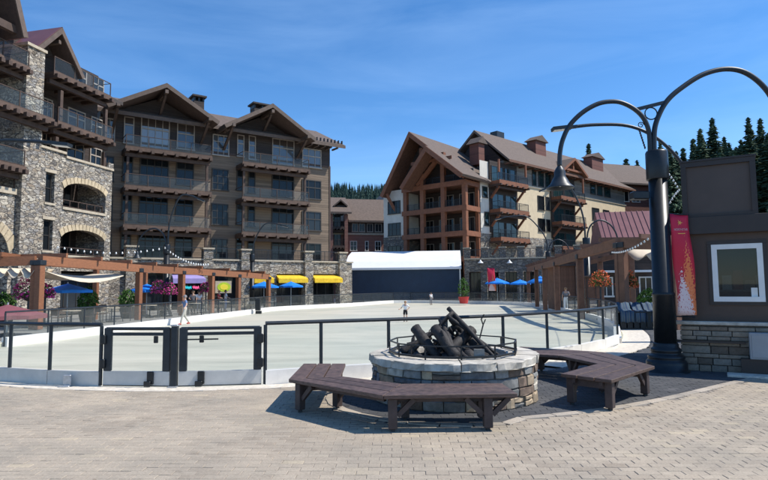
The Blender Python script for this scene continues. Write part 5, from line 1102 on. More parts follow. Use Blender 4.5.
# dark building beyond the wing
Fr = Frame(600, 100, 660, 104); fb = empty('apartment_building', Fr.O, Fr.rz, 'dark clad building with brown roof beyond the cream wing', 'building')
u0, u1 = Fr.U(596), Fr.U(668); z0 = Fr.Z(625, 184); z1 = Fr.Z(625, 165, 6)
bx('wall', u0+0.8, u1-0.8, 0, 11, 0, z0, 'siding_red', fb); q = MB(); q.prism([(-1, z0-0.2), (-1, z0+0.1), (6, z1), (13, z0+0.1), (13, z0-0.2)], 'x', u0, u1); q.ob('roof', 'roof_brown', fb)
for k in range(2):
    for (x0, x1) in ((622, 631), (634, 642)): window(fb, Fr.U(x0), Fr.U(x1), Fr.Z(630, 202)-k*4, Fr.Z(630, 191)-k*4, -0.002, 2, 1, 'win_frame_white')

# ------------------------------------------------------------------ pergolas round the rink
def pergola(name, tops, label, mat_b='timber', width=3.0, inward=1, fan=False):
    """a row of square posts under a deep beam; cross rafters run back from it"""
    root = empty(name, (tops[0].x, tops[0].y, 0), 0, label, 'pergola'); O = Vector((tops[0].x, tops[0].y, 0)); P = [t-O for t in tops]
    for i, p in enumerate(P):
        bx_ = piece('post', (p.x, p.y, (p.z-0.42)/2), (0.3, 0.3, p.z-0.42), mat_b, root, 0.015)
        d = (P[min(i+1, len(P)-1)]-P[max(i-1, 0)]).normalized(); bx_.rotation_euler = (0, 0, math.atan2(d.y, d.x)); 
        k = piece('post_bracket', (p.x, p.y, p.z-0.3), (0.36, 0.36, 0.22), 'steel_dark', root, 0.01); k.rotation_euler = (0, 0, math.atan2(d.y, d.x))
    for a, b in zip(P, P[1:]):
        d = (b-a).normalized(); nn = Vector((-d.y, d.x, 0))*inward
        q = MB(); q.bar(a+Vector((0, 0, -0.2)), b-d*0.005+Vector((0, 0, -0.2)), 0.26, 0.42); q.ob('beam', mat_b, root)
        L_ = Vector((d.x, d.y, 0)).normalized(); nn = Vector((-L_.y, L_.x, 0))*inward; k = max(1, int((b-a).length/1.9))
        for j in range(k):
            c = a.lerp(b, (j+0.5)/k)+Vector((0, 0, 0.11)); q = MB(); q.bar(c-nn*0.35, c+nn*width, 0.12, 0.2); q.ob('rafter', mat_b, root)
        e = MB(); e.bar(a+nn*(width-0.2)+Vector((0, 0, -0.115)), b+nn*(width-0.2)+Vector((0, 0, -0.115)), 0.22, 0.24); e.ob('back_beam', mat_b, root)
        piece('post', (a.x+nn.x*(width-0.2), a.y+nn.y*(width-0.2), (a.z-0.24)/2), (0.26, 0.26, a.z-0.24), mat_b, root, 0.015)
    return root
def PT(x, y, Y): q = AT(x, y, Y); return Vector((q.x, q.y, q.z))
Lp = [PT(40.5, 256, 25.5), PT(139.5, 265, 32.5), PT(182.5, 268, 37), PT(212, 270, 40.5), PT(238.5, 272, 43.5), PT(268.5, 274.5, 47)]
pergola('pergola', Lp, 'orange brown timber pergola along the cafe terrace left of the rink', 'timber', 3.0, 1)
Lq = [PT(-30, 258, 25.0), PT(36, 256.2, 25.6)]
pergola('pergola', Lq, 'short timber pergola bay draped with cream canvas below the arched loggia', 'timber', 2.6, 1)
Rp = [PT(618, 238.5, 24.5), PT(579, 251, 29.5), PT(556, 259, 35), PT(544, 263, 40.5), PT(536, 265, 46.5), PT(528, 267.5, 53)]
pergola('pergola', Rp, 'brown timber pergola beside the flower baskets on the right of the rink', 'timber_dark', 2.8, -1)
Rq = [PT(622, 238, 24.3), PT(672, 240.5, 22.2)]
pergola('pergola', Rq, 'short brown timber pergola bay behind the big lamp post', 'timber_dark', 2.5, 1)
def drape(name, a, b, n, sag, label, w=1.6, mat_='canvas', side=1):
    """canvas slung in scallops between cross bars"""
    root = empty(name, (a.x, a.y, a.z), 0, label, 'shade cloth'); d = b-a; L_ = Vector((d.x, d.y, 0)).normalized(); nn = Vector((-L_.y, L_.x, 0))*side; q = MB(); vs = []; NU = n*8; NV = 6
    for i in range(NU+1):
        for j in range(NV+1):
            t = i/NU; p = d*t+nn*(w*j/NV); s_ = abs(math.sin(math.pi*t*n))*sag; vs.append((p.x, p.y, p.z-s_*(0.7+0.3*math.cos(j*1.3))-0.12*(j == 0)))
    q.add(vs, [(i*(NV+1)+j, (i+1)*(NV+1)+j, (i+1)*(NV+1)+j+1, i*(NV+1)+j+1) for i in range(NU) for j in range(NV)]); o = q.ob('canvas', mat_, root, True); so = o.modifiers.new('t', 'SOLIDIFY'); so.thickness = 0.015
    return root
z_ = Vector((0, 0, -0.62))
drape('shade_cloth', Lp[0]+z_+Vector((0.2, 0.3, 0)), Lp[0].lerp(Lp[1], 0.75)+z_+Vector((0.1, 0.4, 0.05)), 1, 0.42, 'cream canvas shade cloth slung in one long sag under the cafe pergola', 2.0)
drape('shade_cloth', PT(-20, 268, 25.1), PT(34, 268, 25.4), 4, 0.35, 'cream canvas shade cloth hanging in short scallops under the pergola bay', 2.0)
drape('shade_cloth', Rq[0]+z_+Vector((0.4, 0.5, 0.15)), Rq[1]+z_+Vector((0, 0.5, 0.1)), 2, 0.3, 'cream canvas shade cloth under the short pergola behind the lamp post', 2.0)

# ------------------------------------------------------------------ lamp posts round the rink
gl = 'lamp posts round the rink'
def lampat(x, Y, label, bell, head, arm=None):
    p = AT(x, 286, Y); return lamp_post((p.x, p.y, 0), label, bell, head, arm, group=gl)
def armto(px_, py_, x, Y, lift=0.1):
    p = AT(x, 286, Y); e = AT(px_, py_, Y); dx = abs(e.x-p.x); h = e.z; return [(0.06, 4.55), (0.1, 4.55+(h-4.55)*0.35), (dx*0.18, 4.55+(h-4.55)*0.7), (dx*0.45, h+lift), (dx*0.8, h+lift*1.3), (dx, h)]
lampat(166, 36.5, 'black lamp post behind the cafe pergola beside the pink flower basket', -1, 1, armto(196, 197.5, 166, 36.5))
lampat(252, 48, 'black lamp post in front of the yellow awnings', 0, 1, armto(281, 225, 252, 48))
lampat(588, 34, 'black lamp post standing among the brown pergola posts', 1, -1, armto(549, 187.5, 588, 34))
lampat(549, 48.5, 'black lamp post at the far brown pergola end', 1, -1, armto(502, 218, 549, 48.5))
lampat(-62, 17.0, 'lamp post with long flat lamp arm reaching past the stone tower', 0, 1, armto(50, 143, -62, 17.0, 0.05))
q_ = AT(699, 286, 17.5); lp_ = lamp_post((q_.x, q_.y, 0), 'lamp post behind the kiosk with long arm and flat lamp head', 0, -1, [(0.06, 4.55), (0.15, 5.2), (0.55, 5.85), (1.2, 6.45), (2.0, 6.78), (3.0, 6.82), (3.75, 6.75)], group=gl)
# string lights
def string(name, pts, sag, label, nb=10, bs=1.0):
    root = empty(name, pts[0].to_tuple(), 0, label, 'string lights'); q = MB(); path = []; bl = []
    for a, b in zip(pts, pts[1:]):
        L_ = (b-a).length
        for k in range(nb+1):
            t = k/nb; p = a.lerp(b, t)-Vector((0, 0, sag*4*t*(1-t)))-pts[0]; path.append(p)
    q.tube(path, 0.008, 4); q.ob('wire', 'steel_dark', root)
    r_ = 0.055
    if 'bulbm' not in _cache:
        m_ = MB(); m_.lathe([(0.02, 0.07), (0.03, 0.03), (r_, -0.01), (0.04, -0.06), (0.01, -0.08)], 8); _cache['bulbm'] = m_.mesh('bulb', 'bulb', True)
    for p in path:
        o = link('bulb', _cache['bulbm'], root, p-Vector((0, 0, 0.06*bs))); o.scale = (bs,)*3
    return root
string('string_lights', [PT(58, 246, 34), PT(165, 247, 36.2), PT(208, 263.5, 39)], 0.35, 'string of white bulbs swagged above the cafe pergola', 17)
string('string_lights', [PT(612, 251.5, 24), PT(656, 232, 13)], 0.15, 'string of white bulbs rising to the big lamp post', 18, 0.5)
string('string_lights', [PT(662, 166, 12.2), PT(679, 189, 15), PT(664, 214, 12.4)], -0.06, 'short string of white bulbs looped between lamp post and kiosk', 8, 0.45)

# ------------------------------------------------------------------ tent
tl, trr = AT(346.5, 300, 66), AT(461, 300, 64.5); d = Vector((trr.x-tl.x, trr.y-tl.y, 0)); TL = d.length
tent = empty('event_tent', (tl.x, tl.y, 0), math.atan2(d.y, d.x), 'long event tent with white roof and navy blue side wall', 'tent')
zt_ = AT(400, 251.5, 70).z; ze_ = AT(400, 267.5, 65).z
q = MB(); prof = [(-0.35, ze_-0.25), (-0.35, ze_), (0.6, ze_+(zt_-ze_)*0.35), (2, ze_+(zt_-ze_)*0.72), (4.5, zt_), (7, ze_+(zt_-ze_)*0.72), (8.4, ze_+(zt_-ze_)*0.35), (9.3, ze_), (9.3, ze_-0.25)]
q.prism(prof, 'x', -0.15, TL+0.1); q.ob('roof', 'tent_white', tent)
bx('side_wall', 0.05, TL-0.12, 0, 0.08, 0, ze_-0.26, 'tent_blue', tent); bx('end_wall', TL-0.1, TL, 0.082, 8.9, 0, ze_-0.26, 'tent_blue', tent); bx('end_wall', 0.05, 0.15, 0.082, 8.9, 0, ze_-0.26, 'tent_blue', tent)
bx('corner_pole', TL-0.12, TL+0.03, -0.12, -0.003, 0, ze_-0.26, 'white_paint', tent)
for k in range(5): bx('seam', TL*(k+0.5)/5-0.02, TL*(k+0.5)/5+0.02, -0.012, -0.001, 0, ze_-0.262, 'tent_blue', tent)

# ------------------------------------------------------------------ umbrellas
def umbrella(x, y, Y, w, h, label, mat_='umbrella_blue', rz=0.3):
    t = AT(x, y, Y); root = empty('patio_umbrella', (t.x, t.y, 0), rz, label, 'umbrella', 'patio umbrellas beside the rink'); n_ = 8
    rim = [(w/2*math.cos(2*math.pi*k/n_), w/2*math.sin(2*math.pi*k/n_), t.z-h) for k in range(n_)]; vs = [(0, 0, t.z)]; fs = []
    for k in range(n_):
        a = Vector(rim[k]); b = Vector(rim[(k+1) % n_]); m_ = (a+b)/2*1.0; m_.z = a.z+0.03; m_.x *= 0.97; m_.y *= 0.97
        i = len(vs); vs += [a, m_, b, a-Vector((0, 0, 0.14)), m_-Vector((0, 0, 0.16)), b-Vector((0, 0, 0.14))]; fs += [(0, i, i+1), (0, i+1, i+2), (i, i+3, i+4, i+1), (i+1, i+4, i+5, i+2)]
    q = MB(); q.add(vs, fs); me = q.mesh('canopy', mat_, fix=False); o = link('canopy', me, root); so = o.modifiers.new('t', 'SOLIDIFY'); so.thickness = 0.012
    q = MB(); q.tube([(0, 0, 0), (0, 0, t.z+0.08)], 0.03, 8); q.ob('pole', 'galvanised', root); q = MB(); q.lathe([(0.28, 0), (0.28, 0.06), (0.05, 0.1)], 12); q.ob('base', 'steel_dark', root)
    for k in range(n_): 
        q = MB(); a = Vector(rim[k]); q.bar((0, 0, t.z-0.06), a*0.97+Vector((0, 0, 0.03-0.03)), 0.02, 0.02); q.ob('rib', 'galvanised', root)
    return root
umbrella(68, 283.5, 30, 2.4, 0.36, 'blue patio umbrella below the right hand arched loggia')
umbrella(147, 284, 37, 2.3, 0.4, 'blue patio umbrella beside the pink flowers under the purple awning')
umbrella(264, 281.5, 48.5, 2.5, 0.42, 'blue patio umbrella at the end post of the cafe pergola')
umbrella(291, 281.5, 51.3, 2.2, 0.4, 'blue patio umbrella in front of the wide yellow awning')
umbrella(497, 278, 59, 2.6, 0.5, 'blue patio umbrella beside the small red banner'); umbrella(520, 279.5, 58, 2.2, 0.4, 'blue patio umbrella between the red banner and brown pergola')
umbrella(540, 276, 50, 2.3, 0.5, 'blue patio umbrella showing between the brown pergola posts')
umbrella(8, 304.5, 22.5, 2.9, 0.42, 'low dark red umbrella behind the rink fence', 'umbrella_red')
bl = AT(490.5, 268, 58.4); banner((bl.x-0.35, bl.y, bl.z), 0.75, 2.35, 'small red banner on a stand before the stone shop row', 0.05, 0, False)
q = MB(); q.tube([(bl.x, bl.y+0.08, 0), (bl.x, bl.y+0.08, bl.z+0.12)], 0.03, 6); q.tube([(bl.x-0.42, bl.y+0.02, bl.z+0.03), (bl.x+0.48, bl.y+0.02, bl.z+0.03)], 0.02, 6); q.tube([(bl.x-0.3, bl.y+0.08, 0.02), (bl.x+0.3, bl.y+0.08, 0.02)], 0.03, 6); o = q.ob('banner_stand', 'steel_dark'); tag(o, 'thin black stand holding the small red banner', 'stand')

# ------------------------------------------------------------------ plants
def leaf_cloud(n, rx, ry, rz, size, rg, drop=0.0, hemi=False):
    q = MB()
    for _ in range(n):
        while True:
            v = Vector((rg.uniform(-1, 1), rg.uniform(-1, 1), rg.uniform(-1, 1)))
            if 0.25 < v.length < 1: break
        if rg.random() < 0.6: v = v.normalized()*rg.uniform(0.75, 1.08)
        p = Vector((v.x*rx, v.y*ry, v.z*rz-drop*max(0, Vector((v.x, v.y)).length-0.5))); a = Vector((rg.uniform(-1, 1), rg.uniform(-1, 1), rg.uniform(-1, 1))).normalized()*size*rg.uniform(0.6, 1.3); b = a.cross(Vector((rg.uniform(-1, 1), rg.uniform(-1, 1), rg.uniform(-1, 1)))).normalized()*size*0.5
        q.add([p-a*0.5, p+b*0.5, p+a*0.6, p-b*0.5], [(0, 1, 2, 3)])
    return q
def basket(x, y, Y, petals, label, r=0.5, hang=None, rg=random.Random(8)):
    c = AT(x, y, Y); root = empty('flower_basket', (c.x, c.y, c.z-r*0.9), 0, label, 'flower basket', 'hanging flower baskets')
    q = MB(); q.lathe([(0.1, 0), (r*0.55, r*0.3), (r*0.62, r*0.6)], 12); q.ob('bowl', 'pot_dark', root)
    f = leaf_cloud(260, r, r, r*0.75, 0.14, rg, 0.4); f.v = [(a, b, c_+r*0.9) for a, b, c_ in f.v]; link('foliage', f.mesh('foliage', 'leaves', fix=False), root)
    f = leaf_cloud(420, r*1.08, r*1.08, r*0.82, 0.12, rg, 0.5); f.v = [(a, b, c_+r*0.93) for a, b, c_ in f.v]; tag(link('flowers', f.mesh('flowers', petals, fix=False), root), kind='stuff')
    if hang:
        q = MB(); q.tube([(0, 0, r), (0, 0, hang)], 0.015, 5); q.ob('chain', 'steel_dark', root)
    else:
        q = MB(); h = c.z-r*0.9; q.tube([(0, 0, -h), (0, 0, 0.02)], 0.05, 8); q.lathe([(0.25, -h), (0.25, -h+0.05), (0.06, -h+0.1)], 12); q.ob('stand', 'steel_dark', root)
    return root
basket(29, 289, 26.8, 'pink_petals', 'large pink petunia basket under the scalloped canvas', 0.62); basket(45.5, 290.5, 27.5, 'pink_petals', 'smaller pink flower basket beside the pergola corner post', 0.4)
basket(158.5, 287, 36.2, 'pink_petals', 'pink flower basket at the foot of the lamp post left side', 0.5); basket(169.5, 288.5, 36.3, 'pink_petals', 'pink flower basket right against the cafe lamp post', 0.45)
basket(206, 287, 41, 'pink_petals', 'pink flower basket beside the neon sign', 0.42)
basket(600, 278.5, 29, 'orange_petals', 'wide orange flower basket beside the brown counter', 0.5); basket(627, 279, 24.8, 'orange_petals', 'round orange flower basket beside the pergola corner post', 0.42)
def shrub(x, y, Y, h, w, label, pot='pot_dark', leaf='leaves', rg=random.Random(15)):
    c = AT(x, y, Y); root = empty('potted_plant', (c.x, c.y, 0), 0, label, 'potted plant', 'potted plants round the terrace')
    q = MB(); q.lathe([(w*0.35, 0), (w*0.48, 0.6), (w*0.5, 0.66), (w*0.42, 0.66)], 14); q.ob('pot', pot, root); q = MB(); q.tube([(0, 0, 0.6), (0.03, 0, 0.6+h*0.5)], 0.03, 6); q.ob('stem', 'bark', root)
    f = leaf_cloud(420, w*0.55, w*0.55, h/2, 0.2, rg); f.v = [(a*(1.15-0.5*(c_/h+0.5)), b*(1.15-0.5*(c_/h+0.5)), c_+0.66+h/2) for a, b, c_ in f.v]; link('foliage', f.mesh('foliage', leaf, fix=False), root); return root
shrub(88, 300, 31, 1.2, 1.0, 'leafy potted shrub in front of the shop window under the loggia'); shrub(128, 300, 34.5, 1.1, 1.0, 'leafy potted shrub beside the first tall pergola post'); shrub(463.5, 290, 56.5, 1.9, 1.1, 'bushy green plant in red pot at the tent corner', 'pot_red'); shrub(4, 300, 28, 1.0, 1.0, 'leafy potted shrub under the stone arch')
shrub(648, 283, 27, 0.9, 1.0, 'leafy potted shrub behind the big black lamp post')

# ------------------------------------------------------------------ right hand terrace
def counter(x, y0, y1, xb, Y, label):
    a = AT(x, y1, Y); b = AT(xb, y1, Y); h = AT(x, y0, Y).z; root = empty('bar_counter', (a.x, a.y, 0), 0, label, 'counter')
    W_ = b.x-a.x; bx('front', 0, W_, 0, 0.06, 0, h-0.08, 'timber_dark', root); bx('top', -0.1, W_+0.1, -0.12, 0.7, h-0.078, h, 'wood_brown', root, 0.01); bx('back_leg', 0.02, 0.12, 0.55, 0.65, 0, h-0.08, 'timber_dark', root); bx('back_leg', W_-0.12, W_-0.02, 0.55, 0.65, 0, h-0.08, 'timber_dark', root)
    for k in range(int(W_/0.5)): bx('batten', k*0.5+0.04, k*0.5+0.1, -0.02, -0.002, 0.02, h-0.1, 'wood_brown', root)
    return root
counter(586, 276, 300, 604, 32, 'brown timber counter beneath the wide orange flower basket')
sh = AT(556, 300, 41); shed = empty('timber_hut', (sh.x, sh.y, 0), 0, 'plain brown timber hut among the far pergola posts', 'hut'); hw_ = AT(577, 300, 41).x-sh.x; hz_ = AT(560, 266, 41).z
for k in range(int(hw_/0.2)): bx('board', k*0.2+0.003, k*0.2+0.197, 0, 0.05, 0, hz_, 'timber_dark', shed)
bx('side', -0.002, 0.05, 0.052, 2, 0, hz_, 'timber_dark', shed); bx('side', hw_-0.05, hw_, 0.052, 2, 0, hz_, 'timber_dark', shed); bx('roof', -0.15, hw_+0.15, -0.15, 2.1, hz_+0.002, hz_+0.12, 'roof_dark', shed)
# dark pavilion with red metal roof
pv = AT(590, 286, 40); pav = empty('pavilion', (pv.x, pv.y, 0), R(-12), 'low dark pavilion with faded red metal roof behind the pergola', 'pavilion'); pw = AT(650, 286, 40).x-pv.x; ze_ = AT(620, 243, 40).z; zr_ = AT(615, 212, 42).z
bx('wall', 0.2, pw, 0.4, 5, 0, ze_, 'siding_dark', pav); q = MB(); q.prism([(-0.4, ze_-0.1), (-0.4, ze_+0.08), (2.5, zr_), (5.6, ze_+0.08), (5.6, ze_-0.1)], 'x', 0.9, pw+0.5); q.ob('roof', 'roof_metal', pav)
for k in range(9): 
    u_ = 1.2+k*(pw-1.2)/8; q = MB(); q.bar((u_, -0.4, ze_+0.1), (u_, 2.5, zr_+0.02), 0.05, 0.06); q.ob('seam', 'roof_metal', pav)
for k in range(3): window(pav, 0.7+k*1.3, 1.6+k*1.3, 0.9, 2.3, 0.398, 2, 1, 'win_frame_white')
bx('awning_board', 0.5, pw-0.2, -0.3, 0.38, 2.6, 2.75, 'white_paint', pav)
# black slatted bench with striped blankets, right of the pergola corner post
cb = G(621, 330); cr = empty('storage_crate', (cb.x, cb.y+0.1, 0), R(-4), 'black slatted crate beside the rink corner with blankets on it', 'crate')
for k in range(6): piece('slat', (0.15+k*0.25, 0, 0.36), (0.2, 0.04, 0.62), 'steel_black', cr, 0.006)
piece('top_board', (0.78, 0.3, 0.69), (1.6, 0.7, 0.05), 'steel_black', cr, 0.008); piece('bottom_board', (0.78, 0.3, 0.04), (1.56, 0.62, 0.06), 'steel_black', cr); piece('back_board', (0.78, 0.6, 0.36), (1.56, 0.04, 0.62), 'steel_black', cr)
mt_, N_, L__, b_ = new_mat('striped'); t_ = N_.new('ShaderNodeTexCoord'); w_ = N_.new('ShaderNodeTexWave'); w_.inputs['Scale'].default_value = 1.6; w_.bands_direction = 'X'; L__.new(t_.outputs['Object'], w_.inputs['Vector']); r__ = ramp(N_, L__, w_.outputs['Fac'], [(0.3, (0.02, 0.05, 0.1)), (0.5, (0.16, 0.16, 0.155)), (0.7, (0.05, 0.09, 0.13))]); L__.new(r__.outputs[0], b_.inputs['Base Color']); b_.inputs['Roughness'].default_value = 0.9
for i, (x0, x1) in enumerate(((0.02, 0.55), (0.6, 1.0), (1.05, 1.5))):
    bl_ = empty('blanket', (cb.x+x0, cb.y+0.1, 0.717), R(-4), ['blue striped blanket folded at the left end of the crate', 'blue striped blanket draped in the middle of the crate', 'blue striped blanket at the far right end of the crate'][i], 'blanket'); q = MB(); vs = []; NU = 8; prof = [(-0.09, -0.42), (-0.085, -0.2), (-0.075, -0.02), (-0.02, 0.03), (0.2, 0.04), (0.35, 0.12+0.06*i), (0.5, 0.34), (0.56, 0.05)]
    for u_ in range(NU+1):
        for (y_, z_) in prof: vs.append(((x1-x0)*u_/NU, y_+0.015*math.sin(u_*2.1+z_*5), z_+0.02*math.sin(u_*1.3+i)))
    m_ = len(prof); q.add(vs, [(u_*m_+j, (u_+1)*m_+j, (u_+1)*m_+j+1, u_*m_+j+1) for u_ in range(NU) for j in range(m_-1)]); o = q.ob('cloth', 'striped', bl_, True); so = o.modifiers.new('t', 'SOLIDIFY'); so.thickness = 0.02
# cafe tables and chairs behind the left glass
def table_set(x, Y, label):
    c = AT(x, 300, Y); root = empty('cafe_table', (c.x, c.y, 0), random.uniform(0, 1), label, 'table', 'cafe tables behind the glass')
    q = MB(); q.lathe([(0.42, 0.72), (0.42, 0.75)], 16); q.ob('top', 'cap_pale', root); q = MB(); q.tube([(0, 0, 0), (0, 0, 0.72)], 0.035, 8); q.ob('stem', 'steel_dark', root); q = MB(); q.lathe([(0.25, 0), (0.25, 0.03), (0.04, 0.06)], 12); q.ob('base', 'steel_dark', root)
    for a in (0.4, 2.5, 4.4):
        ch = empty('cafe_chair', (c.x+0.75*math.cos(a), c.y+0.75*math.sin(a), 0), a+math.pi/2, label.replace('round cafe table', 'dark cafe chair'), 'chair', 'cafe chairs behind the glass')
        bx('seat', -0.21, 0.21, -0.21, 0.21, 0.43, 0.46, 'wood_brown', ch, 0.005); bx('backrest', -0.21, 0.21, -0.24, -0.205, 0.55, 0.9, 'wood_brown', ch, 0.005)
        for sx in (-0.19, 0.19):
            for sy in (-0.19, 0.19): bx('leg', sx-0.015, sx+0.015, sy-0.015, sy+0.015, 0, 0.428, 'steel_dark', ch)
            bx('back_post', sx-0.015, sx+0.015, -0.203, -0.18, 0.462, 0.88, 'steel_dark', ch)
for (x, Y, l) in ((72, 27.5, 'round cafe table under the low blue umbrella by the loggia'), (112, 31, 'round cafe table before the bare rubble wall'), (150, 35, 'round cafe table under the umbrella beside the purple awning'), (195, 38.5, 'round cafe table below the neon sign'), (224, 42, 'round cafe table in front of the green oval sign')): table_set(x, Y, l)

# ------------------------------------------------------------------ people
def person(loc, H, rz, label, pose, shirt, pants, shorts=False, hairm='hair', cap=None, shoes='cloth_black', group=None, long_sleeve=False):
    """one continuous skinned body in the given pose with clothes over it"""
    root = empty('person', loc, rz, label, 'person', group); s = H/1.75
    J = {'pelvis': (0, 0, .95), 'waist': (0, 0, 1.1), 'chest': (0, 0, 1.32), 'neck': (0, 0, 1.47), 'head0': (0, -.01, 1.56), 'head1': (0, -.015, 1.66), 'head2': (0, -.01, 1.735)}
    for sd_, sx in (('l', 1), ('r', -1)):
        J['sh'+sd_] = (sx*.18, 0, 1.41); J['hip'+sd_] = (sx*.095, 0, .9)
        for k, dflt in (('el', (sx*.24, .02, 1.14)), ('wr', (sx*.26, -.04, .9)), ('kn', (sx*.11, -.01, .5)), ('an', (sx*.11, .02, .09))): J[k+sd_] = pose.get(k+sd_, dflt)
        a = Vector(J['an'+sd_]); J['toe'+sd_] = pose.get('toe'+sd_, (a.x, a.y-.17, max(.03, a.z-.05))); J['heel'+sd_] = (a.x, a.y+.03, max(.03, a.z-.05))
        w = Vector(J['wr'+sd_]); e = Vector(J['el'+sd_]); dd = (w-e).normalized(); J['palm'+sd_] = tuple(w+dd*.07)
        pf = dd.cross(Vector((1, 0, 0.2))).normalized()
        for f in range(4): J['f%d%s' % (f, sd_)] = tuple(w+dd*(.15-.012*abs(f-1))+pf*(f-1.5)*.022)
        J['th'+sd_] = tuple(w+dd*.06+pf*-.06)
    Rd = {'pelvis': .125, 'waist': .115, 'chest': .14, 'neck': .055, 'head0': .075, 'head1': .095, 'head2': .07, 'sh': .062, 'el': .043, 'wr': .03, 'palm': .036, 'th': .011, 'hip': .09, 'kn': .058, 'an': .04, 'toe': .035, 'heel': .035}
    def skin(name, edges, mat_, grow=1.0, rootj='pelvis', par=root):
        names = []; 
        for e in edges:
            for j in e:
                if j not in names: names.append(j)
        me = bpy.data.meshes.new(name); me.from_pydata([Vector(J[j])*s for j in names], [(names.index(a), names.index(b)) for a, b in edges], []); me.materials.append(MATS[mat_]); o = link(name, me, par)
        md = o.modifiers.new('skin', 'SKIN'); md.use_smooth_shade = True
        for i, j in enumerate(names):
            base = j if j in Rd else j[:-1]; rr = Rd.get(base, .011 if j[0] == 'f' else .05)*s*grow; me.skin_vertices[0].data[i].radius = (rr, rr*(0.78 if base in ('chest', 'waist', 'pelvis') else 1)); me.skin_vertices[0].data[i].use_root = (j == rootj)
        o.modifiers.new('sub', 'SUBSURF').levels = 1; o.modifiers['sub'].render_levels = 2; return o
    E = [('pelvis', 'waist'), ('waist', 'chest'), ('chest', 'neck'), ('neck', 'head0'), ('head0', 'head1'), ('head1', 'head2')]
    for k in 'lr':
        E += [('chest', 'sh'+k), ('sh'+k, 'el'+k), ('el'+k, 'wr'+k), ('wr'+k, 'palm'+k), ('palm'+k, 'th'+k), ('pelvis', 'hip'+k), ('hip'+k, 'kn'+k), ('kn'+k, 'an'+k), ('an'+k, 'toe'+k), ('an'+k, 'heel'+k)]+[('palm'+k, 'f%d%s' % (f, k)) for f in range(4)]
    skin('body', E, 'skin')
    for k in 'lr': J['ha'+k] = tuple(Vector(J['sh'+k]).lerp(Vector(J['el'+k]), 0.8)); J['hk'+k] = tuple(Vector(J['hip'+k]).lerp(Vector(J['kn'+k]), 0.85)); J['hj'+k] = tuple(Vector(J['kn'+k]).lerp(Vector(J['an'+k]), 0.88))
    Rd.update({'ha': .05, 'hk': .075, 'hj': .055})
    SE = [('pelvis', 'waist'), ('waist', 'chest')]
    for k in 'lr': SE += [('chest', 'sh'+k), ('sh'+k, ('wr' if long_sleeve else 'ha')+k)]
    if shirt: skin('shirt', SE, shirt, 1.18, 'pelvis')
    PE = [('waist', 'pelvis')]
    for k in 'lr': PE += [('pelvis', 'hip'+k), ('hip'+k, ('hk' if shorts else 'kn')+k)]+([] if shorts else [('kn'+k, 'hj'+k)])
    if pants: skin('trousers', PE, pants, 1.2, 'pelvis')
    for k in 'lr': skin('shoe', [('an'+k, 'toe'+k), ('an'+k, 'heel'+k)], shoes, 1.35, 'an'+k)
    hd = Vector(J['head1'])*s; q = MB(); q.lathe([(0.02*s, .115*s), (.075*s, .09*s), (.108*s, .03*s), (.11*s, -.03*s), (.09*s, -.06*s)], 12); o = q.ob('cap' if cap else 'hair', cap or hairm, root, True, (hd.x, hd.y+.02*s, hd.z))
    if cap: piece('brim', (hd.x, hd.y-.12*s, hd.z+.02*s), (.16*s, .12*s, .015*s), cap, root)
    # face
    q = MB(); q.lathe([(.004*s, .02*s), (.016*s, -.02*s)], 6); q.ob('nose', 'skin', root, True, (hd.x, hd.y-.1*s, hd.z-.02*s))
    for sx in (-1, 1):
        piece('eye', (hd.x+sx*.034*s, hd.y-.091*s, hd.z+.005*s), (.02*s, .01*s, .01*s), 'cloth_black', root); piece('ear', (hd.x+sx*.1*s, hd.y+.01*s, hd.z-.01*s), (.02*s, .04*s, .06*s), 'skin', root)
    piece('mouth', (hd.x, hd.y-.088*s, hd.z-.055*s), (.045*s, .01*s, .008*s), 'cloth_pink', root)
    return root
mp_ = G(184.5, 325.0, ICE)
person((mp_.x, mp_.y, ICE), 1.56, R(-52), 'person in blue shirt and beige trousers walking on the rink with arms out',
       {'ell': (.38, -.02, 1.2), 'wrl': (.5, -.16, 1.04), 'elr': (-.38, -.05, 1.2), 'wrr': (-.6, -.12, 1.14), 'knl': (.11, -.17, .51), 'anl': (.11, -.27, .09), 'knr': (-.11, .06, .5), 'anr': (-.11, .32, .12)}, 'cloth_blue', 'cloth_beige', cap='cloth_grey', shoes='cloth_red')
cp_ = G(405.5, 321.8, ICE)
person((cp_.x, cp_.y, ICE), 1.12, R(-8), 'small child in white top and dark shorts standing out on the rink',
       {'elr': (-.34, -.06, 1.16), 'wrr': (-.46, -.2, 1.1), 'ell': (.36, .02, 1.2), 'wrl': (.2, -.1, 1.05)}, 'cloth_white', 'cloth_black', True, 'hair_fair', shoes='cloth_black')
wp_ = AT(431, 300, 57.5)
person((wp_.x, wp_.y, ICE), 1.3, R(30), 'person in white standing by the far fence before the tent', {'elr': (-.3, -.1, 1.15), 'wrr': (-.2, -.3, 1.1)}, 'cloth_white', 'cloth_grey', cap='cloth_black', long_sleeve=True)
for i, (x, Y, sh_, pn, l) in enumerate(((193, 39.6, 'cloth_grey', 'cloth_black', 'person in grey top standing behind the glass below the neon sign'), (199, 40.6, 'cloth_white', 'cloth_grey', 'person in white top standing behind the glass near the neon sign'), (219, 43.2, 'cloth_red', 'cloth_black', 'person in red top at the cafe counter below the green sign'), (225.5, 43.6, 'cloth_white', 'cloth_blue', 'person in white shirt at the cafe counter below the green sign'), (566, 39, 'cloth_grey', 'cloth_white', 'person in grey standing beside the plain brown timber hut'))):
    q_ = AT(x, 300, Y); person((q_.x, q_.y, -0.03), 1.62, R(40*i), l, {'elr': (-.27, -.08, 1.16), 'wrr': (-.15, -.25, 1.12)}, sh_, pn, hairm='hair' if i % 2 else 'hair_fair', group='people on the cafe terrace')

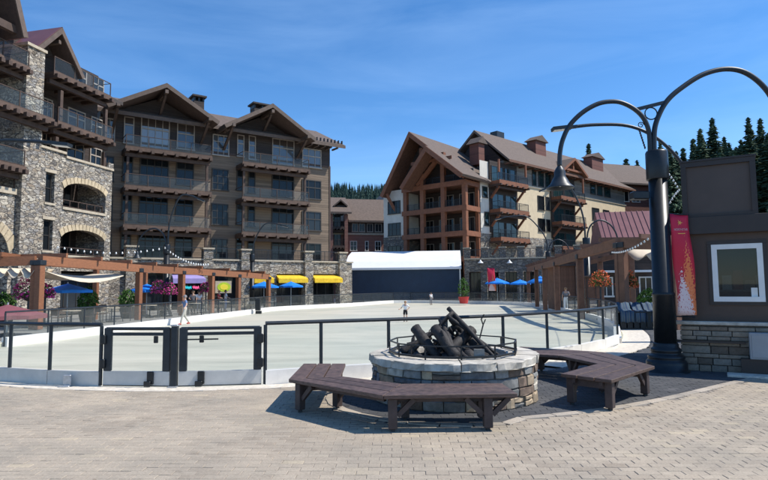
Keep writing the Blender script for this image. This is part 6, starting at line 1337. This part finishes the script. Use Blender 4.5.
# ------------------------------------------------------------------ conifers and hill
def conifer_mesh(seed, H, Rr, n_levels=58, dens=10):
    rg = random.Random(seed); q = MB()
    for i in range(n_levels):
        t = i/(n_levels-1); z = H*(0.08+0.92*t)+rg.uniform(-.15, .15); L_ = Rr*(1-t)**0.8*rg.uniform(0.8, 1.15)+0.12
        for k in range(max(4, int(dens*(1-t*0.5)))):
            a = rg.uniform(0, 2*math.pi); l = L_*rg.uniform(0.55, 1.1); d = Vector((math.cos(a), math.sin(a), 0)); sd = Vector((-d.y, d.x, 0)); m_ = max(2, int(l/0.55))
            for j in range(m_):
                f0 = j/m_; p = d*(l*f0)+Vector((0, 0, z-l*0.32*f0*f0+rg.uniform(-.1, .1))); w = (0.9*(1-f0)+0.4)*min(1, 0.5+l/3); nx = d*(l/m_*1.7)+Vector((0, 0, -l*0.12+rg.uniform(-.15, .25)))
                q.add([p-sd*w*rg.uniform(.3, .6), p+nx*rg.uniform(.6, 1), p+sd*w*rg.uniform(.3, .6), p+Vector((0, 0, .25))], [(0, 1, 3), (1, 2, 3)]); q.add([p-sd*w*.7+Vector((0, 0, -.15)), p+nx*.5+Vector((0, 0, -.35)), p+sd*w*.7], [(0, 1, 2)])
    crown = q.mesh('crown', 'needles', fix=False); tr_ = MB(); tr_.tube([(0, 0, 0), (0.05, 0, H*.5), (0, 0, H*.97)], [H*.016, H*.009, .02], 7); return crown, tr_.mesh('trunk', 'bark', True)
CM = [conifer_mesh(1, 24, 5.0, 60, 12), conifer_mesh(2, 27, 4.6, 66, 12), conifer_mesh(3, 20, 4.2, 52, 12)]; CH = [24, 27, 20]
def conifer(x, ytop, Y, k, label, group='conifers beyond the kiosk'):
    t = AT(x, ytop, Y); root = empty('conifer', (t.x, t.y, -0.03), random.uniform(0, 6), label, 'conifer', group); sc = (t.z+.03)/CH[k]; root.scale = (sc*random.uniform(.9, 1.1),)*2+(sc,)
    link('crown', CM[k][0], root); link('trunk', CM[k][1], root)
ck = 'dark green conifer rising above the kiosk'
for (x, y, Y, k) in ((712, 119, 95, 0), (700, 131, 92, 2), (693, 141, 98, 2), (729, 145, 104, 2), (736, 148, 96, 0), (748, 119, 90, 1), (760, 120, 94, 1), (768, 134, 88, 0), (741, 142, 92, 2), (660, 142, 90, 1), (669, 146, 88, 0), (683, 150, 100, 2), (780, 118, 92, 1), (795, 128, 90, 0), (720, 150, 90, 2), (754, 140, 98, 0), (704, 142, 104, 0), (724, 138, 110, 1), (733, 152, 88, 2), (676, 152, 94, 0), (775, 142, 100, 0)): conifer(x, y, Y, k, 'broad conifer standing tallest above the middle of the kiosk sign box' if x == 712 else ck if x > 686 else 'dark green conifer between the big lamp post and the kiosk sign box')
for (x, y, Y, k, l) in ((588.5, 145, 125, 1, 'tall slim conifer beyond the cream wing chimney'), (626, 160.5, 125, 2, 'small conifer tip just above the dark building roof'), (637, 162, 128, 2, 'smaller conifer tip at the end of the dark building roof')): conifer(x, y, Y, k, l, 'conifers beyond the roofs')
# wooded hillside
hill = MB(); NX, NY = 40, 14; hv = []
def hz(u, v):
    return (6+69*(1-math.exp(-2.2*v)))*(0.86+0.14*math.sin(u*3.1+0.6)-0.10*u+0.05*math.sin(u*11))
for j in range(NY+1):
    for i in range(NX+1):
        u = i/NX*2-1; v = j/NY; hv.append((-90+u*170, 190+v*160, hz(u, v)-6))
hill.add(hv, [(j*(NX+1)+i, j*(NX+1)+i+1, (j+1)*(NX+1)+i+1, (j+1)*(NX+1)+i) for j in range(NY) for i in range(NX)]); tag(hill.ob('hill', 'hill_green', None, True), kind='structure')
wd = MB(); rg = random.Random(77)
for _ in range(4200):
    u, v = rg.uniform(-0.75, 1), rg.uniform(0.1, 1); x, y = -90+u*170, 190+v*160; z = hz(u, v)-6.5; H = rg.uniform(5, 9.5); r_ = H*.17
    for l in range(5):
        zz = z+H*(.12+.19*l); rr = r_*(1-l*.19); a0 = rg.uniform(0, 6)
        for k in range(5): 
            a = a0+k*1.257; wd.add([(x, y, zz+H*.26), (x+rr*math.cos(a), y+rr*math.sin(a), zz+rg.uniform(-.3, .2)), (x+rr*math.cos(a+.9), y+rr*math.sin(a+.9), zz+rg.uniform(-.3, .2))], [(0, 1, 2)])
o = link('forest', wd.mesh('forest', 'needles_far', fix=False)); tag(o, 'distant conifer forest covering the hillside', 'forest', kind='stuff')
